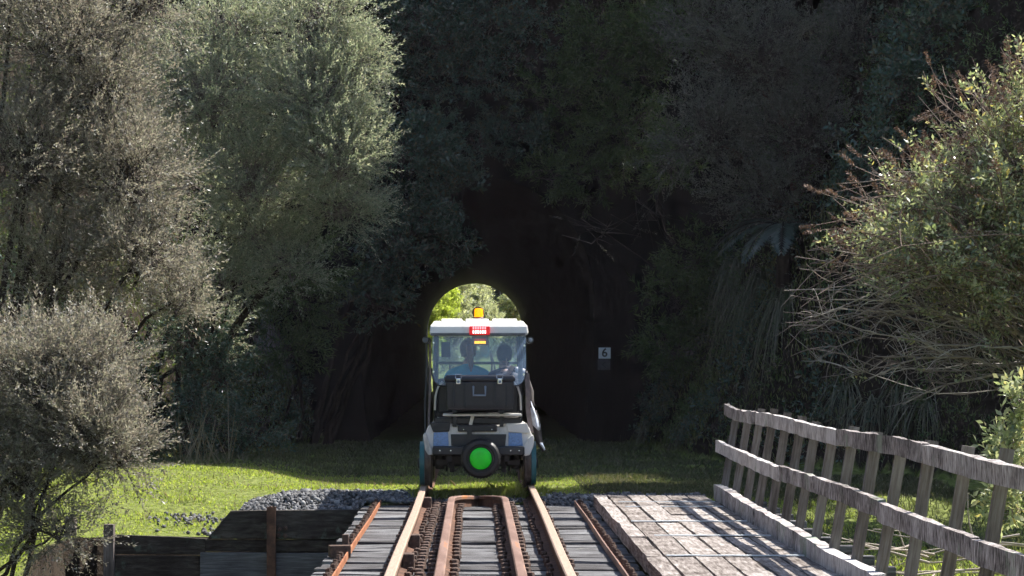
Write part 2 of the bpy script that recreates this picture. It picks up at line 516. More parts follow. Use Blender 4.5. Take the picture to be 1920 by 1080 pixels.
keep = ~((np.abs(fx) < 2.75) & (((fy > 48.0) & (fy < 48.3)) | ((fy > 117.7) & (fy < 118.0))))
F = F[keep]
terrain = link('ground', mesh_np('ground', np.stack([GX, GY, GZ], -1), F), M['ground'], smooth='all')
tag(terrain, kind='structure')

# ---------------------------------------------------------------- tunnel
def arch_profile(n=22, grow=0.0):
    pts = [(-1.88 - grow, -0.35), (-2.0 - grow, 0.5), (-2.1 - grow, 1.5)]
    for k in range(n + 1):
        t = math.pi * k / n
        pts.append((-(2.1 + grow) * math.cos(t), 2.49 + (2.1 + grow) * math.sin(t)))
    pts += [(2.1 + grow, 1.5), (2.0 + grow, 0.5), (1.88 + grow, -0.35)]
    return pts


tun = thing('railway_tunnel', 'dark arched railway tunnel mouth in the shaded cliff, daylight at its far end', 'tunnel', (0, YP, 0))
prof = arch_profile()
npf = len(prof)
# lining
yy = np.linspace(-0.1, YE - YP + 0.15, 36)
V = []
for i, y in enumerate(yy):
    for j, (x, z) in enumerate(prof):
        j2 = 0.03 * math.sin(i * 2.3 + j * 1.7) if 0 < i < len(yy) - 1 else 0
        V.append((x * (1 + j2 * 0.6), y, z + (j2 if z > 2 else 0)))
F = [(i * npf + j, i * npf + j + 1, (i + 1) * npf + j + 1, (i + 1) * npf + j) for i in range(len(yy) - 1) for j in range(npf - 1)]
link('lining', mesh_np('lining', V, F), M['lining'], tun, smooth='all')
mb = MB(); mb.box((0, (YE - YP) / 2, -0.42), (4.3, YE - YP + 0.4, 0.5)); mb.build('floor', M['ground'], tun)
# headwalls at both mouths
def headwall(y0, y1, name):
    mb = MB()
    out = []
    for j, (x, z) in enumerate(prof):
        if z < 2.4:
            ox, oz = math.copysign(4.6, x), z if z > 0 else -0.6
        else:
            a = math.atan2(z - 2.49, x); s = 1 / max(abs(math.cos(a)) / 4.6, abs(math.sin(a)) / 3.9)
            ox, oz = s * math.cos(a), 2.49 + s * math.sin(a)
        out.append((ox, oz))
    n = npf
    vs = [(x, y0, z) for x, z in prof] + [(x, y0, z) for x, z in out] + [(x, y1, z) for x, z in prof] + [(x, y1, z) for x, z in out]
    fs = []
    for j in range(n - 1):
        fs += [(j, j + 1, n + j + 1, n + j), (2 * n + j, 3 * n + j, 3 * n + j + 1, 2 * n + j + 1), (j, 2 * n + j, 2 * n + j + 1, j + 1), (n + j, n + j + 1, 3 * n + j + 1, 3 * n + j)]
    mb.add(vs, fs)
    return mb.build(name, M['portal'], tun)


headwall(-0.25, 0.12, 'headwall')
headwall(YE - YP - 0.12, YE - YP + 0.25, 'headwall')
p2 = arch_profile(grow=0.38)
mb = MB(); n = npf
vs = [(x, -0.34, z) for x, z in prof] + [(x, -0.34, z) for x, z in p2] + [(x, -0.2, z) for x, z in prof] + [(x, -0.2, z) for x, z in p2]
fs = []
for j in range(n - 1):
    fs += [(j, j + 1, n + j + 1, n + j), (j, 2 * n + j, 2 * n + j + 1, j + 1), (n + j, n + j + 1, 3 * n + j + 1, 3 * n + j)]
mb.add([(x * 0.999, y, z * 0.9995) for x, y, z in vs], fs)
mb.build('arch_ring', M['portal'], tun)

# number plate and the faded plate below it
sg_white = m_plain('white_sign_enamel', (0.72, 0.76, 0.80), rough=0.4, var=0.06, scale=20)
sg_black = m_plain('black_sign_paint', (0.012, 0.012, 0.014), rough=0.5)
sg_old = m_plain('faded_grey_sign', (0.085, 0.08, 0.08), rough=0.8, var=0.35, scale=18)
sc = P(1133.6, 662, YP - 0.346)
sg = thing('number_sign', 'small white plate with black number 6 beside the tunnel mouth', 'sign', tuple(sc))
MB().box((0, 0.0, 0), (0.216, 0.006, 0.198)).build('plate', sg_white, sg)
fc6 = bpy.data.curves.new('figure', 'FONT'); fc6.body = '6'; fc6.size = 0.215; fc6.align_x = 'CENTER'; fc6.align_y = 'CENTER'; fc6.extrude = 0.0012; fc6.offset = 0.0035
fc6.materials.append(sg_black)
o = bpy.data.objects.new('figure', fc6); COL.objects.link(o)
me6 = bpy.data.meshes.new_from_object(o.evaluated_get(bpy.context.evaluated_depsgraph_get()))
bpy.data.objects.remove(o)
o = link('figure', me6, sg_black, sg, (0, -0.0048, 0)); o.rotation_euler = (math.radians(90), 0, 0)
so = thing('faded_sign', 'faded grey plate with an illegible mark below the number plate', 'sign', tuple(sc + np.array([-0.01, 0.0, -0.206])))
MB().box((0, 0, 0), (0.225, 0.006, 0.19)).build('plate', sg_old, so)
mb = MB()
for a, b in (((0.03, 0.05), (-0.03, 0.0)), ((-0.03, 0.0), (0.03, -0.05))):
    ang = math.atan2(b[1] - a[1], b[0] - a[0])
    mb.box(((a[0] + b[0]) / 2, -0.0045, (a[1] + b[1]) / 2), (0.085, 0.003, 0.016), (0, -ang, 0))
mb.build('mark', sg_black, so)

# ---------------------------------------------------------------- bridge: ties, rails, guard rails, angles
Y0, Y1 = 11.0, 27.5
br = thing('timber_bridge', 'weathered grey timber bridge deck of closely laid ties under the track', 'bridge', (0, 20, -0.17))
def rough_plank(lx, ly, lz, along, seg, amp, rng):
    """a sawn piece with worn, uneven edges; 'along' is the fibre axis"""
    L, A, B = {'x': (lx, ly, lz), 'y': (ly, lx, lz), 'z': (lz, lx, ly)}[along]
    ts = np.linspace(-L / 2, L / 2, seg + 1)
    V = []
    w = np.zeros((4, seg + 1))
    for c in range(4):
        w[c] = np.convolve(rng.normal(0, amp, seg + 3), [0.25, 0.5, 0.25], 'valid')
    ca = [(-1, -1), (1, -1), (1, 1), (-1, 1)]
    for i, t in enumerate(ts):
        for c, (a, b) in enumerate(ca):
            aa = a * (A / 2) + a * w[c, i]; bb = b * (B / 2) + (w[(c + 1) % 4, i] * 0.6 if b > 0 else 0)
            V.append({'x': (t, aa, bb), 'y': (aa, t, bb), 'z': (aa, bb, t)}[along])
    fs = []
    for i in range(seg):
        for c in range(4):
            fs.append((i * 4 + c, i * 4 + (c + 1) % 4, (i + 1) * 4 + (c + 1) % 4, (i + 1) * 4 + c))
    fs.append((3, 2, 1, 0)); fs.append(tuple(seg * 4 + c for c in range(4)))
    mb = MB(); mb.add(V, fs)
    me = mb.mesh('piece')
    import bmesh
    bm = bmesh.new(); bm.from_mesh(me); bmesh.ops.recalc_face_normals(bm, faces=bm.faces[:]); bm.to_mesh(me); bm.free()
    return me


tie_meshes = [rough_plank(2.34, w, 0.2, 'x', 10, 0.010, RNG) for w in (0.32, 0.345, 0.355, 0.36, 0.37, 0.35)]
y = Y1 - 0.18
k = 0
while y > Y0:
    me = tie_meshes[RNG.integers(len(tie_meshes))]
    o = link('tie', me, M['tie'], br, (RNG.normal(0, 0.012), y - 20, -0.1 + RNG.normal(0, 0.006)))
    o.rotation_euler = (RNG.normal(0, 0.012), 0, RNG.normal(0, 0.006) + (math.pi if k % 2 else 0))
    y -= 0.385 + RNG.normal(0, 0.008)
    k += 1
for sx in (-0.62, 0.62):
    MB().box((sx, (Y0 + Y1) / 2 - 20 - 0.2, -0.62), (0.36, Y1 - Y0 - 0.4, 0.8)).build('beam', M['abut'], br, bevel=0.01)
for s in (-1, 1):
    # side angle with its row of bolts
    mb = MB(); seg = 40
    ysg = np.linspace(Y0, Y1 - 0.1, seg + 1)
    xx = s * 1.03 + 0.003 * np.sin(ysg * 1.1)
    for a in range(seg):
        x0, x1, ya, yb = xx[a] , xx[a + 1], ysg[a] - 20, ysg[a + 1] - 20
        i1 = -s * 0.04; i2 = s * 0.045
        vs = [(x0 + i1, ya, 0.0), (x0 + i2, ya, 0.0), (x1 + i2, yb, 0.0), (x1 + i1, yb, 0.0),
              (x0 + i1, ya, 0.05), (x0 + i1 + s * 0.012, ya, 0.05), (x1 + i1 + s * 0.012, yb, 0.05), (x1 + i1, yb, 0.05),
              (x0 + i2, ya, 0.014), (x1 + i2, yb, 0.014), (x0 + i1 + s * 0.012, ya, 0.014), (x1 + i1 + s * 0.012, yb, 0.014)]
        mb.add(vs, [(0, 3, 7, 4), (4, 7, 6, 5), (5, 6, 11, 10), (10, 11, 9, 8), (8, 9, 2, 1)])
    ang = mb.build('side_angle', M['rust_orange'] if s < 0 else M['guard_top'], br, (0, 0, 0.008))
    mb = MB()
    y = Y1 - 0.25
    while y > Y0:
        for q in range(2):
            px = s * 1.03 + s * 0.012 + RNG.normal(0, 0.006); py = y - 20 + q * 0.13 + RNG.normal(0, 0.01); h = 0.022 + RNG.random() * 0.016
            mb.lathe([(0.008, 0.032), (0.024, 0.032), (0.026, 0.02), (h + 0.02, 0.018)], (px, py, 0.008), 'z', 6)
        y -= 0.385
    o = mb.build('bolt_row', M['bolt'], ang); tag(o, kind='stuff')
mb = MB()
for yb in (20.2,):
    mb.box((-1.06, yb - 20, 0.06), (0.16, 0.1, 0.09), (0, 0, 0.2)); mb.box((-1.02, yb - 19.9, 0.12), (0.05, 0.05, 0.12))
mb.build('clamp', M['bolt'], br, bevel=0.006)

RAIL = [(-0.062, -0.15), (0.062, -0.15), (0.062, -0.138), (0.014, -0.122), (0.011, -0.045), (0.033, -0.036), (0.034, -0.008), (0.026, 0.0), (-0.026, 0.0), (-0.034, -0.008), (-0.033, -0.036), (-0.011, -0.045), (-0.014, -0.122), (-0.062, -0.138)]
def rail_mesh(path, mats):
    """sweep the rail section along a plan path; top faces take the second material"""
    n = len(RAIL); mb = MB(); vs = []
    for i, (x, y, dz) in enumerate(path):
        a = path[max(i - 1, 0)]; b = path[min(i + 1, len(path) - 1)]
        t = Vector((b[0] - a[0], b[1] - a[1])).normalized()
        nx_, ny_ = t.y, -t.x
        for (u, z) in RAIL:
            vs.append((x + nx_ * u, y + ny_ * u, z + dz))
    fs, mi = [], []
    for i in range(len(path) - 1):
        for c in range(n):
            fs.append((i * n + c, i * n + (c + 1) % n, (i + 1) * n + (c + 1) % n, (i + 1) * n + c))
            mi.append(1 if c in (5, 6, 7, 8) else 0)
    fs.append(tuple(range(n))); mi.append(0)
    fs.append(tuple((len(path) - 1) * n + c for c in range(n - 1, -1, -1))); mi.append(0)
    mb.add(vs, fs); mb.mi = mi
    return mb


def spikes(name, parent, xs_, y0, y1, oy, zb, r=0.024, h=0.05, step=0.385, both=True):
    mb = MB()
    y = y1
    while y > y0:
        for x in xs_:
            px = x + RNG.normal(0, 0.006); py = y + RNG.normal(0, 0.02)
            mb.lathe([(0, r * 0.8), (h * 0.5, r * 0.85), (h * 0.55, r * 1.25), (h * 0.9, r * 1.1), (h, r * 0.5)], (px, py - oy, zb), 'z', 6)
        y -= step
    o = mb.build(name, M['bolt'], parent); tag(o, kind='stuff')


for s, lab in ((-1, 'polished tan running rail under the cart wheels, the one nearer the timber retaining wall'), (1, 'polished tan running rail under the cart wheels, the one nearer the planked walkway')):
    ra = thing('running_rail', lab, 'rail', (s * 0.5685, 20, 0), 'running rails of the track')
    pth = [(0.004 * math.sin(y * 0.6), y - 20, 0.0) for y in np.concatenate([np.arange(Y0, 30, 0.5), np.arange(30, YE + 40, 4.0)])]
    rail_mesh(pth, None).build('rail_bar', [M['rust'], M['rail_top']], ra, smooth=True)
    spikes('spike_row', ra, (-0.085, 0.085), Y0, Y1, 20, -0.165, r=0.022, h=0.055)
    if s < 0:
        spikes('bolt_row', ra, (0.15,), Y0, Y1, 20, -0.165, r=0.034, h=0.06, step=0.3)
        for yb in (26.4, 20.9, 18.9):
            MB().box((0.06, yb - 20, -0.09), (0.09, 0.16, 0.12)).build('rail_clamp', M['bolt'], ra, bevel=0.008)
for s, lab in ((-1, 'rust brown inner guard rail bent to a point, the one on the retaining wall side'), (1, 'rust brown inner guard rail bent to a point, the one on the walkway side')):
    gr = thing('guard_rail', lab, 'rail', (s * 0.262, 20, -0.012), 'inner guard rails on the bridge')
    pth = [(0.0, y - 20, 0.0) for y in np.arange(Y0, 25.8, 0.6)]
    bend = [(0.0, 25.9), (-0.004, 26.25), (-0.022, 26.6), (-0.06, 26.9), (-0.125, 27.16), (-0.195, 27.34), (-0.252, 27.46)]
    pth += [(s * bx, by - 20, -0.01 * i) for i, (bx, by) in enumerate(bend)]
    rail_mesh(pth, None).build('rail_bar', [M['rust'], M['guard_top']], gr, smooth=True)
    spikes('spike_row', gr, (-s * 0.085, s * 0.075), Y0, 27.1, 20, -0.155, r=0.03, h=0.06, step=0.385)

# ---------------------------------------------------------------- planked walkway
ZD = -0.04
wk = thing('walkway_deck', 'planked timber walkway beside the track with pale metal strips across', 'walkway', (1.73, 20, ZD))
cols = [(1.16, 1.30)] + [(1.30 + 0.2 * i, 1.50 + 0.2 * i) for i in range(5)]
joints = [27.0, 25.6, 24.8, 22.6, 20.8, 18.7, 16.7, 14.6, 12.5, 11.0]
for ci, (xa, xb) in enumerate(cols):
    for a, b in zip(joints[:-1], joints[1:]):
        ln = a - b
        cuts = [a, b]
        if ci >= 3 and RNG.random() < 0.55:
            cuts = [a, a - ln * RNG.uniform(0.35, 0.65), b]
        for u, v in zip(cuts[:-1], cuts[1:]):
            me = rough_plank(xb - xa - 0.020, u - v - 0.02, 0.11, 'y', 8, 0.0035 if ci else 0.007, RNG)
            o = link('plank', me, M['plank'], wk, ((xa + xb) / 2 - 1.73, (u + v) / 2 - 20, -0.055 + RNG.normal(0, 0.004)))
            o.rotation_euler = (RNG.normal(0, 0.0015), RNG.normal(0, 0.012), 0)
for y in joints[1:-1]:
    xa = 1.32 + RNG.uniform(-0.05, 0.06)
    mb = MB(); nseg = 8
    for q in range(nseg):
        x0 = xa + (2.27 - xa) * q / nseg; x1 = xa + (2.27 - xa) * (q + 1) / nseg
        mb.box(((x0 + x1) / 2 - 1.73, y - 20 + RNG.normal(0, 0.004), 0.010 + RNG.normal(0, 0.0008)), (x1 - x0 + 0.001 * q, 0.05 if y > 24 else 0.062, 0.006))
    mb.build('metal_strip', M['zinc'], wk)
for y in np.arange(26.5, 11, -2.0):
    MB().box((0.1, y - 20, -0.24), (1.5, 0.2, 0.24)).build('bearer', M['abut'], wk, bevel=0.01)
MB().box((0.45, -1.0, -0.5), (0.3, 15.6, 0.26)).build('beam', M['abut'], wk, bevel=0.01)

# kerb beams along the fence
def wavy_beam(y_hi, y_lo, xw, zw, xoff, zoff, seed, amp=0.006, step=0.22):
    """xoff/zoff: functions of world y for inner face x and top z"""
    rng = np.random.default_rng(seed)
    n = max(int((y_hi - y_lo) / step), 4)
    ysb = np.linspace(y_hi, y_lo, n + 1)
    e = rng.normal(0, amp, (n + 1, 4))
    V = []
    for i, y in enumerate(ysb):
        x, z = xoff(y), zoff(y)
        V += [(x + e[i, 0] * 0.4, y, z - zw + e[i, 0]), (x + xw, y, z - zw + e[i, 1]), (x + xw + e[i, 2] * 0.4, y, z + e[i, 2]), (x + e[i, 3] * 0.5, y, z + e[i, 3])]
    fs = [(i * 4 + c, i * 4 + (c + 1) % 4, (i + 1) * 4 + (c + 1) % 4, (i + 1) * 4 + c) for i in range(n) for c in range(4)]
    fs += [(0, 1, 2, 3), tuple(n * 4 + c for c in (3, 2, 1, 0))]
    return np.array(V), fs


def beams(parent, origin, name, mat, cuts, xw, zw, xoff, zoff, seed, amp=0.0032):
    for i, (a, b) in enumerate(zip(cuts[:-1], cuts[1:])):
        jx, jz = RNG.normal(0, 0.006), RNG.normal(0, 0.008)
        V, fs = wavy_beam(a, b + 0.008, xw, zw, lambda y: xoff(y) + jx, lambda y: zoff(y) + jz, seed + i, amp)
        mb = MB(); mb.add(V - np.array(origin), fs); mb.build(name, mat, parent)


fo = (2.4, 20, 0)
fe = thing('walkway_fence', 'long grey lichen-covered timber fence of leaning posts and two rails beside the walkway', 'fence', fo)
xk = lambda y: 2.295 + 0.012 * math.sin(y * 0.55)
beams(fe, fo, 'kerb_beam', M['fence'], [26.15, 22.3, 18.2, 15.75, 11.5], 0.085, 0.15, xk, lambda y: 0.095 - 0.0025 * (26 - y) + 0.006 * math.sin(y * 1.3), 3)
LEAN = 0.165
xt = lambda y: 2.437 + 0.012 * math.sin(y * 0.7 + 1)
xm = lambda y: 2.375 + 0.012 * math.sin(y * 0.6)
beams(fe, fo, 'top_rail', M['fence'], [26.35, 23.45, 18.35, 14.7, 11.2], 0.046, 0.108, xt, lambda y: 0.868 + 0.012 * math.sin(y * 0.9 + 0.4) + 0.030 * math.exp(-((y - 26.4) / 0.9) ** 2), 20)
beams(fe, fo, 'middle_rail', M['fence'], [26.65, 21.2, 15.95, 13.0, 11.2], 0.046, 0.112, xm, lambda y: 0.487 + 0.010 * math.sin(y * 0.8) + 0.028 * math.exp(-((y - 26.6) / 0.8) ** 2), 40)
for k in range(15):
    yb = 26.0 - k + RNG.normal(0, 0.03)
    hgt = 0.905 + RNG.normal(0, 0.012) if k not in (0, 1, 7, 10) else 0.85
    me = rough_plank(0.068, 0.036, hgt + 0.3, 'z', 6, 0.0025, RNG)
    zc = (hgt - 0.3) / 2
    o = link('post', me, M['post'], fe, (xm(yb) - 2.4 + 0.046 + 0.042 + LEAN * (zc - 0.43), yb - 20, zc))
    o.rotation_euler = (RNG.normal(0, 0.01), math.atan(LEAN), RNG.normal(0, 0.05))
    if k % 1 == 0:
        MB().box((xm(yb) - 2.4 + 0.08, yb - 20 + 0.10, -0.12), (0.75, 0.12, 0.12)).build('outrigger', M['tie'], fe, bevel=0.008)

# ---------------------------------------------------------------- timber abutment
YA = 27.62
ab = thing('abutment_wall', 'dark timber retaining wall with slanted end and rusty steel upright beside the bridge', 'retaining wall', (-1.9, YA, -0.6))
def ax(px): return CAMX + (px - 889) * YA / FPX + 1.9
def az(py): return CAMH - (py - 668) * YA / FPX + 0.6
def wall_poly(name, pts, mat, th=0.10, yoff=0.0):
    MB().prism([(ax(x), az(y)) for x, y in pts], yoff - th, yoff).build(name, mat, ab, bevel=0.006)
wall_poly('plank', [(390, 1009), (434, 957), (505, 956), (690, 955), (690, 1010)], M['abut'])
wall_poly('plank', [(386, 1033), (386, 1011), (690, 1012), (690, 1033)], M['abut'], th=0.085)
wall_poly('plank', [(377, 1084), (377, 1035), (508, 1035), (508, 1084)], M['abut_pale'], th=0.11)
wall_poly('plank', [(511, 1084), (511, 1036), (690, 1036), (690, 1084)], M['abut_pale'], th=0.11)
wall_poly('plank', [(340, 1140), (340, 1087), (690, 1087), (690, 1140)], M['abut'])
wall_poly('plank', [(340, 1200), (340, 1142), (690, 1142), (690, 1200)], M['abut'])
mb = MB()
mb.box((ax(511), -0.15, az(1075)), (0.012, 0.09, 1.4)); mb.box((ax(511), -0.115, az(1075)), (0.09, 0.012, 1.395)); mb.box((ax(511), -0.195, az(1075)), (0.09, 0.012, 1.392))
mb.build('steel_upright', M['rust'], ab)
mb = MB()
for bx, by in ((537, 989), (526, 991), (536, 1003), (524, 1002)):
    mb.lathe([(-0.11, 0.022), (-0.13, 0.022), (-0.132, 0.012), (-0.17, 0.011)], (ax(bx), 0, az(by)), 'y', 8)
mb.build('bolt', M['bolt'], ab)
wl_ = thing('wing_wall', 'low dark timber wing wall of two boards at the edge of the grass', 'retaining wall', (-3.3, YA + 0.02, -0.6))
def wx(px): return CAMX + (px - 889) * YA / FPX + 3.3
for pts in ([(214, 1038), (214, 1002), (330, 1006), (391, 1010), (385, 1040)], [(214, 1090), (214, 1041), (376, 1042), (376, 1090)], [(214, 1200), (214, 1093), (345, 1093), (345, 1200)]):
    MB().prism([(wx(x), az(y)) for x, y in pts], -0.07, 0.0).build('plank', M['abut'], wl_, bevel=0.006)
# abutment front under the track and walkway
MB().box((0.62, 27.66, -1.25), (3.66, 0.16, 1.7)).build('bridge_abutment', M['abut'], bevel=0.01)
o = bpy.data.objects['bridge_abutment']; tag(o, 'dark timber abutment carrying the far end of the bridge below the ties', 'abutment')
for (px, pt, D, lab) in ((205, 983, YA - 0.1, 'short weathered timber post at the end of the low wing wall'), (133, 971, 27.9, 'short square timber post standing in grass behind the twiggy shrub')):
    me = rough_plank(0.105, 0.11, 1.3, 'z', 6, 0.004, RNG)
    top = P(px, pt, D)
    o = link('timber_post', me, M['post'], None, (top[0], D, top[2] - 0.65)); tag(o, lab, 'post')

# ---------------------------------------------------------------- vegetation
def m_bark(name, a, b):
    return m_plain(name, tuple((np.array(a) + np.array(b)) / 2), rough=0.9, var=0.35, scale=10, bump=0.6, spec=0.15)


M['bark'] = m_bark('grey_brown_bark', (0.10, 0.08, 0.07), (0.15, 0.125, 0.11))
M['bark_dark'] = m_bark('dark_bark', (0.035, 0.026, 0.022), (0.06, 0.045, 0.038))
M['bark_red'] = m_bark('reddish_bark', (0.11, 0.06, 0.045), (0.15, 0.09, 0.07))
M['twig'] = m_leaf('fine_grey_twig', [(0.12, 0.095, 0.085), (0.21, 0.175, 0.16), (0.30, 0.26, 0.24)], trans=0.0, rough=0.8, spec=0.2)
M['twig_dark'] = m_leaf('fine_dark_twig', [(0.05, 0.04, 0.036), (0.09, 0.075, 0.066), (0.14, 0.115, 0.1)], trans=0.0, rough=0.85, spec=0.2)
M['twig_pale'] = m_leaf('pale_bare_stem', [(0.10, 0.075, 0.062), (0.20, 0.155, 0.13), (0.30, 0.25, 0.215), (0.52, 0.47, 0.42)], trans=0.0, rough=0.7, spec=0.3)
M['twig_brown'] = m_leaf('reddish_brown_stem', [(0.13, 0.085, 0.065), (0.24, 0.17, 0.135), (0.34, 0.27, 0.22)], trans=0.0, rough=0.75, spec=0.3)
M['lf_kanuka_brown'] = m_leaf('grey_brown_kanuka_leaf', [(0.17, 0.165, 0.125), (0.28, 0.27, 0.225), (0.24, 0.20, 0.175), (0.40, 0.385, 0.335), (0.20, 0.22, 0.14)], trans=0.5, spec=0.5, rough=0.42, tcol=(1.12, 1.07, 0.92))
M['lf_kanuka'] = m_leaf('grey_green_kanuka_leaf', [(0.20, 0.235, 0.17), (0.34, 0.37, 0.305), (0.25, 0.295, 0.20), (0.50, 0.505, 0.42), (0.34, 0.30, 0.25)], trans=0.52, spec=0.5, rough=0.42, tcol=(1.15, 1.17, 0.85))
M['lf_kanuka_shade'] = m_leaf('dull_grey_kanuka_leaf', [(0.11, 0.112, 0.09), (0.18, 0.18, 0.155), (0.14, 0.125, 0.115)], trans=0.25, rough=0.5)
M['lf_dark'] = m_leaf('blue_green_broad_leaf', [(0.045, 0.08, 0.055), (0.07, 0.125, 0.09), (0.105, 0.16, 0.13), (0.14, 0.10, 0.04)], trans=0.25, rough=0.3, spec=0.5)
M['lf_green'] = m_leaf('mid_green_narrow_leaf', [(0.06, 0.10, 0.035), (0.10, 0.15, 0.055), (0.15, 0.185, 0.075)], trans=0.3, rough=0.4)
M['lf_yellow'] = m_leaf('yellow_green_leaf', [(0.15, 0.20, 0.10), (0.28, 0.33, 0.19), (0.44, 0.47, 0.32), (0.14, 0.19, 0.11), (0.56, 0.57, 0.44), (0.46, 0.38, 0.12)], trans=0.5, rough=0.3, tcol=(1.25, 1.25, 0.8), spec=0.8)
M['lf_bright'] = m_leaf('lime_green_leaf', [(0.26, 0.32, 0.07), (0.38, 0.43, 0.13), (0.52, 0.55, 0.26)], trans=0.45, rough=0.4)
M['lf_fern'] = m_leaf('dull_fern_frond', [(0.04, 0.058, 0.038), (0.065, 0.085, 0.062), (0.09, 0.105, 0.085)], trans=0.2, rough=0.35)
M['flower'] = m_leaf('brown_seed_head', [(0.12, 0.075, 0.055), (0.19, 0.125, 0.092), (0.28, 0.20, 0.155)], trans=0.2, rough=0.8, tcol=(1.1, 0.9, 0.7))
M['grass_moss'] = m_leaf('mossy_bank_grass', [(0.09, 0.12, 0.04), (0.14, 0.18, 0.06), (0.20, 0.22, 0.09), (0.19, 0.16, 0.11)], trans=0.35, rough=0.5)
M['lf_far_lime'] = m_leaf('far_lime_leaf', [(0.34, 0.42, 0.06), (0.46, 0.52, 0.12), (0.58, 0.62, 0.28)], trans=0.55, rough=0.4)
M['lf_far_pale'] = m_leaf('far_pale_leaf', [(0.30, 0.32, 0.22), (0.44, 0.46, 0.36), (0.60, 0.61, 0.52), (0.38, 0.34, 0.28)], trans=0.5, rough=0.4)
M['tuss'] = m_leaf('hanging_tussock_blade', [(0.08, 0.09, 0.05), (0.14, 0.145, 0.085), (0.23, 0.21, 0.15)], trans=0.25, rough=0.5)
M['tuss_dry'] = m_leaf('dead_pale_blade', [(0.14, 0.12, 0.11), (0.22, 0.195, 0.185), (0.30, 0.27, 0.26)], trans=0.2, rough=0.6)


def unit(v):
    return v / (np.linalg.norm(v, axis=-1, keepdims=True) + 1e-9)


def spray(n, length, ll, lw, spread=0.9, seed=0, tipw=0.0):
    """a leafy shoot along +z: n pointed leaves (quads)"""
    r = np.random.default_rng(seed)
    t = (np.arange(n) + r.random(n)) / n
    az = np.arange(n) * 2.4 + r.random(n)
    el = spread * (0.55 + 0.6 * r.random(n))
    d = np.stack([np.sin(el) * np.cos(az), np.sin(el) * np.sin(az), np.cos(el)], -1)
    side = unit(np.cross(d, r.normal(size=(n, 3))))
    base = np.stack([0 * t, 0 * t, t * length], -1) + d * 0.002
    L = ll * (0.65 + 0.7 * r.random(n))[:, None]
    W = lw * (0.7 + 0.6 * r.random(n))[:, None]
    nrm = np.cross(d, side)
    V = np.stack([base, base + d * L * 0.5 + side * W * 0.5 + nrm * L * 0.06, base + d * L, base + d * L * 0.5 - side * W * 0.5 + nrm * L * 0.06], 1)
    return V.reshape(-1, 3)


def place(template, pos, dirs, scale, rng):
    """copies of a shoot template along directions -> V (K*n,3)"""
    d = unit(dirs)
    a = unit(np.cross(d, rng.normal(size=d.shape)))
    b = np.cross(d, a)
    R = np.stack([a, b, d], -1) * scale[:, None, None]
    return (np.einsum('kij,nj->kni', R, template) + pos[:, None, :]).reshape(-1, 3)


def quads(nv):
    return np.arange(nv).reshape(-1, 4)


def bez(a, b, c, n):
    t = np.linspace(0, 1, n)[None, :, None]
    return (1 - t) ** 2 * a[:, None] + 2 * t * (1 - t) * b[:, None] + t * t * c[:, None]


